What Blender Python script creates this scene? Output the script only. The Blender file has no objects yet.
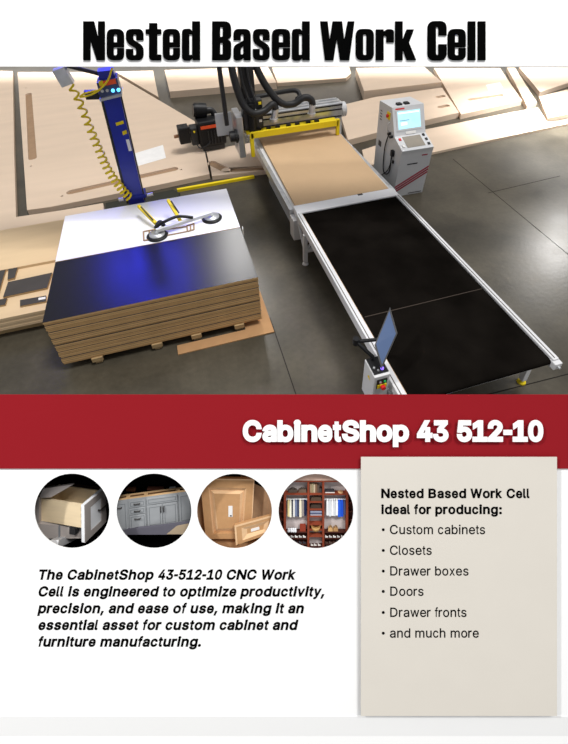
import bpy, bmesh, math, random
from mathutils import Vector, Matrix
from mathutils.geometry import tessellate_polygon, delaunay_2d_cdt
random.seed(7)
S = bpy.context.scene
COL = S.collection
PI = math.pi

# ------------------------------------------------------------------ camera
F, CX, CY, H = 446.3, 280.5, 232.5, 4.95
YAW, PITCH, ROLL = (math.radians(a) for a in (13.78, 35.88, -2.82))
fw = Vector((math.sin(YAW)*math.cos(PITCH), math.cos(YAW)*math.cos(PITCH), -math.sin(PITCH)))
_r0 = Vector((math.cos(YAW), -math.sin(YAW), 0)); _u0 = _r0.cross(fw)
rt = _r0*math.cos(ROLL) + _u0*math.sin(ROLL)
up = rt.cross(fw)
EYE = Vector((0, 0, H))
ROT = Matrix((rt, up, -fw)).transposed().to_4x4()
cd = bpy.data.cameras.new('camera'); cam = bpy.data.objects.new('camera', cd); COL.objects.link(cam)
cam.matrix_world = Matrix.Translation(EYE) @ ROT
cd.sensor_fit = 'HORIZONTAL'; cd.sensor_width = 36; cd.lens = F/568*36
cd.shift_x = (284-CX)/568; cd.shift_y = (CY-372)/568
cd.clip_start = .05; cd.clip_end = 300
S.camera = cam
# ------------------------------------------------------------------ exposure, world, lights
S.view_settings.view_transform = 'Standard'; S.view_settings.look = 'None'
S.view_settings.gamma = 1; S.view_settings.exposure = 0
S.view_settings.use_curve_mapping = False
w = bpy.data.worlds.new('world'); S.world = w; w.use_nodes = True
w.node_tree.nodes['Background'].inputs[0].default_value = (.97, .985, 1, 1)
w.node_tree.nodes['Background'].inputs[1].default_value = .5

def light(name, typ, loc, energy, color=(1, 1, 1), aim=None, **kw):
    l = bpy.data.lights.new(name, typ); l.energy = energy; l.color = color
    for k, v in kw.items(): setattr(l, k, v)
    o = bpy.data.objects.new(name, l); COL.objects.link(o); o.location = loc
    if aim is not None: o.rotation_euler = (Vector(aim)-Vector(loc)).to_track_quat('-Z', 'Y').to_euler()
    return o
light('hall_sun', 'SUN', (4, -3, 9), 2.25, (1, .985, .96), aim=(4-.3, -3+.15, 9-.94), angle=math.radians(16))
_q = EYE+fw*3.1+rt*-9+up*8-fw*8
light('board_fill_spot', 'SPOT', _q, 5800, (1, .99, .97), aim=EYE+fw*3.1-up*2.4, spot_size=math.radians(23.5), spot_blend=.25, shadow_soft_size=.55)  # added light: whitens the board and throws its drop shadows to the right
_t = EYE+fw*6+up*2.9
_tb = light('title_fill_light', 'AREA', _t+up*1.35-fw*1.3, 50, (1, .99, .98), shape='RECTANGLE', size=11, size_y=.12, spread=math.radians(80))  # added fill with no fitting built, lifts the title sign to white
_z = -((_t-up*.1)-_tb.location).normalized()
_tb.matrix_world = Matrix.Translation(_tb.location) @ Matrix((rt, _z.cross(rt), _z)).transposed().to_4x4()

def ray(px, py): return fw + rt*((px-CX)/F) - up*((py-CY)/F)
def at(px, py, z=0):
    """the point of the level z = const seen at a pixel"""
    d = ray(px, py); return EYE + d*((z-H)/d.z)
def aty(px, py, y):
    d = ray(px, py); return EYE + d*(y/d.y)
def prj(p):
    q = Vector(p)-EYE; k = q.dot(fw); return CX+F*q.dot(rt)/k, CY-F*q.dot(up)/k

def mirror_spot(px, py, z0, h):
    """where a ceiling lamp at height h has to hang for its reflection in the level z0 to show at a pixel"""
    p = at(px, py, z0); k = (h-z0)/(H-z0)
    return Vector((p.x*(1+k), p.y*(1+k), h)), p
_l, _p = mirror_spot(150, 278, .94, 5.6)
light('blue_glow_light', 'AREA', _l, 15, (.02, .03, 1), aim=_p, shape='DISK', size=1.7, spread=math.radians(30))  # added blue light, not on the lifter; its reflection makes the blue glow
_l, _p = mirror_spot(240, 254, .94, 5.6)
light('ceiling_panel_lamp', 'AREA', _l, 8, (1, .98, .95), aim=_p, shape='RECTANGLE', size=.7, size_y=2.4, spread=math.radians(30))
_l, _p = mirror_spot(556, 248, 0, 7)
light('hall_lamp', 'AREA', _l, 7, (1, .98, .95), aim=_p, shape='DISK', size=.7, spread=math.radians(22))

_a, _b = at(-40, 66.5), at(610, 66.5); _d = (_b-_a).normalized(); _in = Vector((_d.y, -_d.x, 0)); _m = (_a+_b)/2
light('back_fade_light', 'AREA', _m+_in*1.3+Vector((0, 0, 2.1)), 340, (1, 1, 1), aim=_m+_in*.9, shape='RECTANGLE', size=23, size_y=.3, spread=math.radians(95))  # added light that bleaches the far floor into a fade to white
_c = at(566, 124)
light('corner_fade_light', 'AREA', _c+Vector((.3, .2, 3.0)), 360, (1, 1, 1), aim=_c, shape='RECTANGLE', size=2.5, size_y=1.2, spread=math.radians(95))  # added light for the white fade at the right edge

# ------------------------------------------------------------------ helpers
def lin(c):
    c = c/255; return c/12.92 if c <= .04045 else ((c+.055)/1.055)**2.4
def rgb(r, g, b, k=1): return (lin(r)*k, lin(g)*k, lin(b)*k, 1)
KW = .84        # page colours to base colours: the light on them adds up to a little over one

def mat(name, col, rough=.6, spec=.3, metal=0, noise=None, bump=0, emit=None, alpha=None, scale=None):
    """principled material; noise=(scale, amount) mottles the colour, scale=(x,y,z) stretches it"""
    m = bpy.data.materials.new(name); m.use_nodes = True; nt = m.node_tree
    b = nt.nodes['Principled BSDF']; b.inputs['Base Color'].default_value = col
    b.inputs['Roughness'].default_value = rough; b.inputs['Specular IOR Level'].default_value = spec
    b.inputs['Metallic'].default_value = metal
    if emit: b.inputs['Emission Color'].default_value = emit[0]; b.inputs['Emission Strength'].default_value = emit[1]
    if alpha is not None: b.inputs['Alpha'].default_value = alpha
    tc = nt.nodes.new('ShaderNodeTexCoord'); mp = nt.nodes.new('ShaderNodeMapping')
    nt.links.new(tc.outputs['Object'], mp.inputs[0])
    if scale: mp.inputs['Scale'].default_value = scale
    n = nt.nodes.new('ShaderNodeTexNoise'); nt.links.new(mp.outputs[0], n.inputs['Vector'])
    sc, am = noise or (6, .04)
    n.inputs['Scale'].default_value = sc; n.inputs['Detail'].default_value = 5
    mx = nt.nodes.new('ShaderNodeMix'); mx.data_type = 'RGBA'
    mr = nt.nodes.new('ShaderNodeMapRange'); nt.links.new(n.outputs[0], mr.inputs[0])
    mr.inputs[1].default_value = .3; mr.inputs[2].default_value = .7
    nt.links.new(mr.outputs[0], mx.inputs[0])
    mx.inputs[6].default_value = tuple(min(1, c*(1-am)) for c in col[:3])+(1,)
    mx.inputs[7].default_value = tuple(min(1, c*(1+am)) for c in col[:3])+(1,)
    nt.links.new(mx.outputs[2], b.inputs['Base Color'])
    if bump:
        bp = nt.nodes.new('ShaderNodeBump'); bp.inputs['Strength'].default_value = bump
        bp.inputs['Distance'].default_value = .01
        nt.links.new(n.outputs[0], bp.inputs['Height']); nt.links.new(bp.outputs[0], b.inputs['Normal'])
    return m

class MB:
    """collects shapes for one mesh"""
    def __init__(s): s.v = []; s.f = []; s.sm = []
    def add(s, vs, fs, M=None, smooth=False):
        n = len(s.v)
        s.v += [(M @ Vector(v)) if M is not None else Vector(v) for v in vs]
        s.f += [tuple(i+n for i in f) for f in fs]; s.sm += [smooth]*len(fs); return s
    def box(s, x0, x1, y0, y1, z0, z1, M=None, ch=0):
        if ch <= 0:
            v = [(x, y, z) for z in (z0, z1) for x, y in ((x0, y0), (x1, y0), (x1, y1), (x0, y1))]
            return s.add(v, [(3, 2, 1, 0), (4, 5, 6, 7), (0, 1, 5, 4), (1, 2, 6, 5), (2, 3, 7, 6), (3, 0, 4, 7)], M)
        bm = bmesh.new(); bmesh.ops.create_cube(bm, size=1)
        for q in bm.verts: q.co = Vector(((x0+x1)/2+q.co.x*(x1-x0), (y0+y1)/2+q.co.y*(y1-y0), (z0+z1)/2+q.co.z*(z1-z0)))
        bmesh.ops.bevel(bm, geom=bm.edges[:], offset=ch, segments=2, affect='EDGES', profile=.5)
        vs = [q.co.copy() for q in bm.verts]; bm.verts.index_update()
        fs = [tuple(q.index for q in f.verts) for f in bm.faces]; bm.free()
        return s.add(vs, fs, M)
    def obox(s, c, a, b, d, M=None):
        """box from centre and three half-axis vectors"""
        c, a, b, d = map(Vector, (c, a, b, d))
        v = [c+a*i+b*j+d*k for k in (-1, 1) for i, j in ((-1, -1), (1, -1), (1, 1), (-1, 1))]
        return s.add(v, [(3, 2, 1, 0), (4, 5, 6, 7), (0, 1, 5, 4), (1, 2, 6, 5), (2, 3, 7, 6), (3, 0, 4, 7)], M)
    def beam(s, p, q, wd, ht, upv=(0, 0, 1), M=None):
        p, q = Vector(p), Vector(q); d = (q-p); a = d/2; n = d.normalized()
        side = n.cross(Vector(upv)); side = side.normalized() if side.length > 1e-4 else Vector((1, 0, 0))
        t = side.cross(n)
        return s.obox((p+q)/2, a, side*wd/2, t*ht/2, M)
    def tube(s, pts, r, n=10, M=None, cap=True):
        pts = [Vector(p) for p in pts]; rs = r if isinstance(r, (list, tuple)) else [r]*len(pts)
        vs = []; fs = []; prev = None
        for i, p in enumerate(pts):
            t = (pts[min(i+1, len(pts)-1)]-pts[max(i-1, 0)]).normalized()
            if prev is None:
                a = t.orthogonal().normalized()
            else:
                a = prev-t*prev.dot(t); a = a.normalized() if a.length > 1e-5 else t.orthogonal().normalized()
            prev = a; b = t.cross(a)
            for k in range(n):
                vs.append(p+(a*math.cos(2*PI*k/n)+b*math.sin(2*PI*k/n))*rs[i])
        for i in range(len(pts)-1):
            for k in range(n):
                fs.append((i*n+k, i*n+(k+1) % n, (i+1)*n+(k+1) % n, (i+1)*n+k))
        s.add(vs, fs, M, True)
        if cap:
            m = len(vs)-n
            s.add(vs[:n], [tuple(range(n))[::-1]], M); s.add(vs[m:], [tuple(range(n))], M)
        return s
    def cyl(s, p, q, r, n=20, r2=None, M=None):
        return s.tube([p, q], [r, r if r2 is None else r2], n, M)
    def prism(s, pts, z0, z1, holes=(), M=None, smooth=False):
        """flat outline (and holes) in xy pulled from z0 to z1"""
        loops = [[Vector((p[0], p[1], 0)) for p in pts]]+[[Vector((p[0], p[1], 0)) for p in h] for h in holes]
        tri = tessellate_polygon(loops); fl = [p for l in loops for p in l]; n = len(fl)
        vs = [(p.x, p.y, z0) for p in fl]+[(p.x, p.y, z1) for p in fl]
        fs = [] 
        for t in tri:
            a, b, c = (fl[i] for i in t)
            t = t if (b-a).cross(c-a).z > 0 else t[::-1]
            fs.append(tuple(i+n for i in t)); fs.append(tuple(t[::-1]))
        o = 0
        for li, l in enumerate(loops):
            m = len(l); ar = sum(l[i].x*l[(i+1) % m].y-l[(i+1) % m].x*l[i].y for i in range(m))
            fwd = (ar > 0) == (li == 0)
            for i in range(m):
                a, b = o+i, o+(i+1) % m
                fs.append((a, b, b+n, a+n) if fwd else (b, a, a+n, b+n))
            o += m
        return s.add(vs, fs, M)
    def lathe(s, prof, n=24, M=None):
        vs = [(r*math.cos(2*PI*k/n), r*math.sin(2*PI*k/n), z) for r, z in prof for k in range(n)]
        fs = [(i*n+k, i*n+(k+1) % n, (i+1)*n+(k+1) % n, (i+1)*n+k) for i in range(len(prof)-1) for k in range(n)]
        return s.add(vs, fs, M, True)

def obj(name, mb, m, parent=None, label=None, M=None):
    me = bpy.data.meshes.new(name); me.from_pydata([tuple(v) for v in mb.v], [], mb.f)
    for p, sm in zip(me.polygons, mb.sm): p.use_smooth = sm
    me.materials.append(m); me.update()
    o = bpy.data.objects.new(name, me); COL.objects.link(o)
    if parent: o.parent = parent
    if M is not None: o.matrix_local = M
    if label: o['label'] = label
    return o
def tag(o, label, cat, group=None, kind=None):
    o['label'] = label; o['category'] = cat
    if group: o['group'] = group
    if kind: o['kind'] = kind
    return o
def thing(name, label, cat, loc=(0, 0, 0), rz=0, group=None, M=None):
    o = bpy.data.objects.new(name, None); COL.objects.link(o); o.empty_display_size = .1
    if M is not None: o.matrix_world = M
    else: o.location = loc; o.rotation_euler = (0, 0, rz)
    return tag(o, label, cat, group)
def struct(name, mb, m):
    o = obj(name, mb, m); o['kind'] = 'structure'; return o
def dup(o, M=None, label=None, parent=None):
    c = o.copy(); COL.objects.link(c); c.parent = parent
    if M is not None: c.matrix_world = M
    if label: c['label'] = label
    for ch in o.children: dup(ch, parent=c)
    return c
def smooth_path(pts, n=6):
    pts = [Vector(p) for p in pts]; out = []
    for i in range(len(pts)-1):
        p0, p1, p2, p3 = pts[max(i-1, 0)], pts[i], pts[i+1], pts[min(i+2, len(pts)-1)]
        for k in range(n):
            t = k/n
            out.append(.5*((2*p1)+(p2-p0)*t+(2*p0-5*p1+4*p2-p3)*t*t+(3*p1-p0-3*p2+p3)*t**3))
    out.append(pts[-1]); return out
def rounded(pts, seg=5):
    """pts: (x, y) or (x, y, radius) -> outline with rounded corners"""
    out = []; n = len(pts)
    for i in range(n):
        p = Vector(pts[i][:2]); r = pts[i][2] if len(pts[i]) > 2 else 0
        if r <= 0: out.append((p.x, p.y)); continue
        a = Vector(pts[i-1][:2])-p; b = Vector(pts[(i+1) % n][:2])-p
        ra = min(r, a.length*.5, b.length*.5) if r < 900 else min(a.length, b.length)*.5
        a.normalize(); b.normalize(); A = p+a*ra; B = p+b*ra
        for k in range(seg+1):
            t = k/seg; q = A*(1-t)**2+p*2*t*(1-t)+B*t*t; out.append((q.x, q.y))
    return out
def slot_outline(a, b, r, n=8):
    a, b = Vector(a[:2]), Vector(b[:2]); d = (b-a).normalized(); ang = math.atan2(d.y, d.x)
    return [(b.x+r*math.cos(ang-PI/2+PI*k/n), b.y+r*math.sin(ang-PI/2+PI*k/n)) for k in range(n+1)] + \
           [(a.x+r*math.cos(ang+PI/2+PI*k/n), a.y+r*math.sin(ang+PI/2+PI*k/n)) for k in range(n+1)]

# ------------------------------------------------------------------ materials
M_ = dict(
 page=mat('white_board_paint', (.9, .9, .9, 1), .9, 0, noise=(3, .004)),
 red=mat('banner_red', rgb(158, 35, 43, .79), .8, 0, noise=(3, .01)),
 beige=mat('panel_beige', rgb(223, 217, 207, .9), .8, .1, noise=(4, .01)),
 foot=mat('footer_grey', rgb(243, 243, 243, .89), .8, 0, noise=(3, .004)),
 ink=mat('black_ink', (.002, .002, .002, 1), .9, 0),
 white_letter=mat('white_letter', (.93, .93, .93, 1), .8, 0, noise=(3, .003)),
 wall=mat('white_wall_paint', (.92, .92, .92, 1), .9, 0, noise=(1, .01)),
 mdf=mat('mdf_board', rgb(214, 181, 143, .82), .6, .2, noise=(1.6, .04)),
 ply=mat('pale_plywood', rgb(226, 203, 180, .84), .65, .15, noise=(1.2, .04), scale=(.35, 2.4, 1)),
 ply2=mat('warm_plywood', rgb(228, 200, 162, .84), .65, .15, noise=(1.5, .05), scale=(.5, 3, 1)),
 plyedge=mat('plywood_edge', rgb(190, 160, 120, .8), .8, .1, noise=(8, .1), scale=(.5, .5, 12)),
 pocket=mat('routed_brown_pocket', rgb(172, 142, 114, .8), .9, .1, noise=(5, .08)),
 mdfedge=mat('mdf_edge', rgb(206, 168, 118, 1.0), .8, .1, noise=(9, .12), scale=(1, 1, 30)),
 mdfedge2=mat('mdf_edge_dark', rgb(192, 154, 106, 1.0), .8, .1, noise=(9, .12), scale=(1, 1, 30)),
 lamw=mat('white_laminate', rgb(236, 236, 240, .92), .5, .1, noise=(1, .01)),
 lamb=mat('black_laminate', (.009, .0085, .009, 1), .3, .22, noise=(3, .06)),
 darkboard=mat('charcoal_board', rgb(72, 68, 66, .9), .6, .2, noise=(4, .08)),
 steel=mat('white_painted_steel', rgb(216, 216, 218, .9), .45, .3, noise=(3, .02)),
 kiosk=mat('grey_white_cabinet_paint', rgb(205, 206, 209, .9), .5, .3, noise=(3, .015)),
 belt=mat('black_belt', (.006, .005, .0042, 1), .8, 0, noise=(2.2, .35)),
 seam=mat('belt_seam', rgb(62, 54, 48), .8, .1),
 alu=mat('brushed_aluminium', (.62, .63, .65, 1), .35, .5, .75, noise=(6, .15)),
 black=mat('black_plastic', (.008, .008, .009, 1), .45, .3),
 blackm=mat('black_metal', (.02, .02, .022, 1), .4, .4, noise=(8, .3)),
 hose=mat('black_hose', (.014, .014, .015, 1), .5, .35),
 yellow=mat('safety_yellow', rgb(232, 205, 28, .95), .5, .3),
 orange=mat('orange_stripe', rgb(235, 88, 45), .5, .3),
 blue=mat('deep_blue_paint', rgb(28, 42, 150), .35, .5),
 redp=mat('red_plastic', rgb(200, 30, 30), .4, .4),
 maroon=mat('maroon_stripe', rgb(150, 35, 55), .5, .2),
 glass=mat('grey_screen', rgb(74, 92, 126), .2, .3),
 shelf=mat('kiosk_pad', rgb(150, 142, 130, .85), .25, .5),
 led=mat('cyan_led', (.05, .4, 1, 1), .4, emit=((.12, .55, 1, 1), 2.2)),
 vled=mat('violet_led', (.2, .1, 1, 1), .4, emit=((.25, .15, 1, 1), 1.5)),
 label=mat('white_paper_label', rgb(240, 238, 236, .88), .8, .1),
 pallet=mat('pallet_wood', rgb(188, 160, 118, .8), .8, .1, noise=(6, .1)),
 joint=mat('floor_joint', rgb(40, 38, 35), .9, .1),
)
# concrete: mottled dark grey, a little polished
def concrete():
    m = bpy.data.materials.new('polished_concrete'); m.use_nodes = True; nt = m.node_tree; N = nt.nodes; L = nt.links
    b = N['Principled BSDF']; tc = N.new('ShaderNodeTexCoord')
    n1 = N.new('ShaderNodeTexNoise'); n1.inputs['Scale'].default_value = .9; n1.inputs['Detail'].default_value = 9; n1.inputs['Roughness'].default_value = .62
    n2 = N.new('ShaderNodeTexNoise'); n2.inputs['Scale'].default_value = 14; n2.inputs['Detail'].default_value = 6
    for n in (n1, n2): L.new(tc.outputs['Object'], n.inputs['Vector'])
    r = N.new('ShaderNodeValToRGB'); r.color_ramp.elements[0].position = .3; r.color_ramp.elements[1].position = .72
    r.color_ramp.elements[0].color = rgb(54, 50, 42); r.color_ramp.elements[1].color = rgb(84, 78, 66)
    mx = N.new('ShaderNodeMix'); mx.data_type = 'RGBA'; mx.blend_type = 'OVERLAY'; mx.inputs[0].default_value = .22
    L.new(n1.outputs[0], r.inputs[0]); L.new(r.outputs[0], mx.inputs[6]); L.new(n2.outputs[0], mx.inputs[7])
    L.new(mx.outputs[2], b.inputs['Base Color'])
    mr = N.new('ShaderNodeMapRange'); mr.inputs[3].default_value = .22; mr.inputs[4].default_value = .42
    L.new(n1.outputs[0], mr.inputs[0]); L.new(mr.outputs[0], b.inputs['Roughness'])
    b.inputs['Specular IOR Level'].default_value = .3
    bp = N.new('ShaderNodeBump'); bp.inputs['Strength'].default_value = .12; bp.inputs['Distance'].default_value = .01
    L.new(n2.outputs[0], bp.inputs['Height']); L.new(bp.outputs[0], b.inputs['Normal'])
    return m
M_['concrete'] = concrete()

# ================================================================== SETTING
struct('floor', MB().box(-16, 26, -1.5, 34, -.2, 0), M_['concrete'])
WA, WB = at(-60, 66.5), at(628, 66.5)
_d = (WB-WA).normalized(); _n = Vector((-_d.y, _d.x, 0))
struct('wall_back', MB().obox((WA+WB)/2+_n*.15+Vector((0, 0, 3.5)), (WB-WA)/2+_d*2, _n*.15, Vector((0, 0, 3.5))), M_['wall'])
def joint(k, p, q):
    p, q = Vector(p), Vector(q); d = (q-p).normalized(); s_ = Vector((-d.y, d.x, 0))*.007
    struct('trim_%d' % k, MB().obox((p+q)/2+Vector((0, 0, .0008)), (q-p)/2, s_, (0, 0, .0008)), M_['joint'])
joint(1, (.885, 2.6, 0), (.9, 4.6, 0))
joint(2, (6.05, 3.2, 0), (6.3, 8.2, 0))
joint(3, at(470, 399), at(600, 366))
joint(4, at(488, 193), at(560, 176))
joint(5, at(0, 424), at(40, 396))

# ================================================================== BACKGROUND PLYWOOD PANELS
def shadeless_slab(name, px, z0, z1, label, slots=(), dots=(), m='ply', cat='plywood panel', group='routed plywood panels lying on the hall floor', labels=()):
    pts = [at(x, y, z1) for x, y in px]; c = sum(pts, Vector())/len(pts); c.z = z0
    t = thing(name, label, cat, c, 0, group)
    loc = [(p.x-c.x, p.y-c.y) for p in pts]
    holes = []
    for a, b, wd in slots:
        A, B = at(*a, z1)-c, at(*b, z1)-c; holes.append(slot_outline(A, B, wd/2))
    for a, r in dots:
        A = at(*a, z1)-c; holes.append([(A.x+r*math.cos(k*PI/5), A.y+r*math.sin(k*PI/5)) for k in range(10)])
    h = z1-z0; d = min(.05, h*.6)
    o = MB().prism(loc, h-d, h, holes)
    o.prism(loc, 0, h-d-.002)
    obj('panel', o, M_[m], t)
    for hl in holes:
        cx_ = sum(p[0] for p in hl)/len(hl); cy_ = sum(p[1] for p in hl)/len(hl)
        obj('slot_floor' if len(hl) > 10 else 'dowel_hole', MB().prism([(cx_+(p[0]-cx_)*.995, cy_+(p[1]-cy_)*.995) for p in hl], h-d-.0015, h-d+.004), M_['pocket'] if len(hl) > 10 else M_['joint'], t)
    for q in labels:
        Q = [at(x, y, z1)-c for x, y in q]
        obj('paper_label', MB().prism([(p.x, p.y) for p in Q], h+.001, h+.004), M_['label'], t)
    return t
panel = shadeless_slab
panel('plywood_board', [(-60, 70), (12.7, 71), (14, 150), (16, 217), (60, 210.5), (103, 203), (104, 212), (66, 224), (0, 236), (-60, 247)], 0, .1, 'pale L shaped plywood panel at the far left, reaching behind the low warm stack')
panel('plywood_board', [(17.5, 72), (111, 72), (196, 122), (205, 153), (209.5, 174), (105, 196), (50, 207), (27, 210)], 0, .12,
      'largest pale plywood panel, behind the blue lifter column, with two long routed slots', slots=[((28.5, 94), (32.5, 158), .2), ((71, 192), (174, 169), .2)],
      dots=[((26, 88), .03), ((31, 166), .03), ((62, 196), .03), ((181, 169.5), .03)], labels=[[(116, 159), (163, 145), (166, 158), (118, 172)]])
panel('plywood_board', [(115, 71.5), (153, 70.5), (158.5, 97)], 0, .12, 'small triangular pale plywood offcut behind the blue lifter head')
panel('plywood_board', [(164.5, 70), (268, 67), (276.5, 82.5), (169.5, 91.5)], 0, .22, 'raised pale plywood panel behind the black dust hoses')
panel('plywood_board', [(272, 67.5), (349, 66.8), (351, 73), (346, 78), (277.5, 83)], 0, .12, 'pale plywood panel between the dust hoses and the kiosk, furthest back')
panel('plywood_board', [(206, 150), (262, 141), (334, 124), (343, 142), (343, 153), (300, 166), (262, 171), (212, 176)], 0, .1,
      'pale plywood panel under the router gantry with a curved routed channel', slots=[((212, 163), (226, 170), .22), ((226, 170), (262, 168), .22)])
panel('plywood_board', [(338, 106), (375, 97), (442, 87.5), (459, 112.5), (420, 121.5), (348, 140)], .0, .16,
      'long pale plywood panel behind the kiosk with two short slots at its right end', slots=[((438, 97), (443, 96), .16), ((440, 107), (447, 105.5), .16)])
panel('plywood_board', [(356, 68), (424, 66.8), (442, 82), (364, 91)], .0, .3, 'thick pale plywood slab lying behind the kiosk top')
panel('plywood_board', [(434, 68), (500, 68), (522, 100.5), (461, 114.5)], 0, .14, 'pale plywood panel with one long slot right of the kiosk',
      slots=[((470, 99.5), (501, 95), .15)], labels=[[(486, 85), (500, 82.5), (503, 88), (489, 91)]])
panel('plywood_board', [(507, 67.5), (515, 67.5), (537, 102.5), (527, 105.5)], 0, .14, 'narrow pale plywood strip lying between two wider panels at the right')
panel('plywood_board', [(519, 67.2), (640, 66.8), (640, 70), (571, 82), (540, 92)], 0, .14, 'pale plywood panel in the far right corner')
panel('plywood_board', [(539, 96.5), (640, 72), (640, 100), (548, 118)], 0, .1, 'pale plywood panel at the right edge of the hall')
panel('plywood_board', [(425, 129.5), (505, 113.5), (538, 107.5), (547, 122), (560, 121), (640, 103), (640, 108), (432, 152.5), (366, 166), (362, 150)], 0, .06,
      'lowest pale plywood strip running right from behind the kiosk', m='ply')
# frame shaped plywood piece on the left
panel('plywood_board', [(-40, 224), (16, 213), (104, 196), (104, 188), (230, 170), (270, 178), (180, 194), (104, 206), (104, 213), (66, 219), (-40, 239)], .12, .16,
      'pale plywood strip on the floor behind the left stack', m='ply') if False else None

# low plywood stack at the left with dark offcuts on it
zt = .42
fl, fr = at(-50, 327.5, zt), at(47, 306.5, zt); bl, br = at(-50, 240, zt), at(66, 219, zt)
t = thing('plywood_stack', 'low stack of warm plywood sheets left of the laminate stack', 'plywood stack', ((fl.x+.3), (fl.y+fr.y)/2, 0))
x0, x1 = -4.3, at(44, 307, zt).x+.25
y0, y1 = at(20, 312.5, zt).y, at(40, 223, zt).y
c = t.location
mb = MB()
for k in range(5): mb.box(x0-c.x, x1-c.x, y0-c.y+.004*(k % 2), y1-c.y, .15+k*.045, .15+k*.045+.043)
obj('sheet_pile', mb, M_['ply2'], t)
for yy in (.1, (y1-y0)/2, y1-y0-.2): obj('skid', MB().box(x0-c.x, x1-c.x-.05, y0-c.y+yy, y0-c.y+yy+.1, 0, .15), M_['pallet'], t)
ytop = at(28, 262, zt+.06).y
ps = tag(obj('plywood_sheet', MB().box(x0, x1-.03, ytop, y1-.02, .376, .42), M_['ply2']), 'warm plywood sheet lying at the back on the low left stack', 'plywood sheet')
def offcut(pts, z, h, name, label, stick=None):
    P = [at(x, y, z+h) for x, y in pts]; c = sum(P, Vector())/len(P); c.z = z
    t = thing(name, label, 'offcut', c, 0, 'charcoal faced offcuts on the left stack')
    L = [(p.x-c.x, p.y-c.y) for p in P]
    obj('wood_core', MB().prism(L, 0, h-.004), M_['plyedge'], t)
    obj('charcoal_face', MB().prism(L, h-.004, h), M_['darkboard'], t)
    if stick:
        Q = [at(x, y, z+h)-c for x, y in stick]
        obj('paper_label', MB().prism([(p.x, p.y) for p in Q], h, h+.003), M_['label'], t)
zc = .376
offcut([(8, 282), (52, 272.5), (47, 287.5), (3, 297)], zc, .035, 'board_offcut', 'largest charcoal offcut beside the black laminate stack')
offcut([(-20, 273), (-6, 270), (6, 268), (2, 281), (-2, 295), (-20, 299)], zc, .035, 'board_offcut', 'charcoal offcut at the left frame edge beside the largest one')
offcut([(8.5, 268), (18, 265.8), (14.5, 277.5), (7.5, 279.5)], zc, .035, 'board_offcut', 'small upright charcoal offcut behind the largest offcut')
offcut([(20, 300), (46, 295.5), (46, 301), (20, 306)], zc, .03, 'board_offcut', 'narrow charcoal offcut with a small white label', stick=[(38.5, 298), (45.5, 296.8), (45.5, 299), (38.5, 300.2)])
offcut([(-3, 300), (7, 298), (5, 304.5), (-4, 306)], zc, .03, 'board_offcut', 'smallest charcoal offcut at the front left of the low stack')

# ================================================================== LAMINATE STACKS
ZS = .94
sx0, sx1 = -1.975, .755
sy0, sym, sy1 = 4.49, 5.72, 6.98
def board_sheet(name, z, th, y0, y1, m, dx, dy, label, group, face=None):
    c = Vector(((sx0+sx1)/2+dx, (y0+y1)/2+dy, z)); hx, hy = (sx1-sx0)/2, (y1-y0)/2
    t = thing(name, label, 'board', c, 0, group)
    obj('core', MB().box(-hx, hx, -hy, hy, 0, th-.002), m, t)
    obj('top_face', MB().box(-hx, hx, -hy, hy, th-.002, th), face or M_['darkboard'], t)
    return t
ORD = ['topmost', 'second', 'third', 'fourth', 'fifth', 'sixth', 'seventh', 'eighth', 'ninth', 'tenth', 'eleventh', 'twelfth', 'thirteenth', 'fourteenth', 'fifteenth', 'sixteenth', 'seventeenth', 'eighteenth',
       'nineteenth', 'twentieth', 'twenty-first', 'twenty-second', 'twenty-third', 'twenty-fourth', 'twenty-fifth', 'lowest']
n = 26; zb = .13; th = (ZS-zb)/n
rnd = random.Random(3)
for k in range(n):
    lab = 'topmost black laminated board of the big stack, reflecting an added blue light' if k == n-1 else (
          'bottom board of the black laminate stack, resting on skids' if k == 0 else ORD[n-1-k] + ' tan edged board from the top of the black laminate stack')
    # packs of boards stand apart by a dark line
    gap = .008 if k % 4 == 3 else .0022
    lip = 0 if k == n-1 else rnd.uniform(-.004, .004) + (.006 if k % 4 == 0 else 0)
    board_sheet('laminate_board', zb+k*th, th-gap if k < n-1 else th, sy0, sym-.005, M_['mdfedge'] if (k*7) % 3 else M_['mdfedge2'], lip if k < n-1 else 0, 0 if k == n-1 else abs(lip), lab,
                'boards of the black laminate stack', M_['lamb'] if k == n-1 else None)
for k in range(n):
    lab = 'topmost white laminated board, under the suction lifter' if k == n-1 else ORD[n-1-k] + ' board from the top of the white laminate stack behind the black one'
    board_sheet('white_board', zb+k*th, th-.002 if k < n-1 else th+.004, sym+.005, sy1, M_['mdfedge'], 0 if k == n-1 else rnd.uniform(-.003, .003)-.02, 0, lab,
                'boards of the white laminate stack', M_['lamw'])
tag(obj('paper_tag', MB().obox((.79, 5.69, .86), (.004, 0, 0), (.008, .045, 0), (0, 0, .08)), M_['label']), 'small white tag on the right side of the stacks', 'tag')
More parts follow.
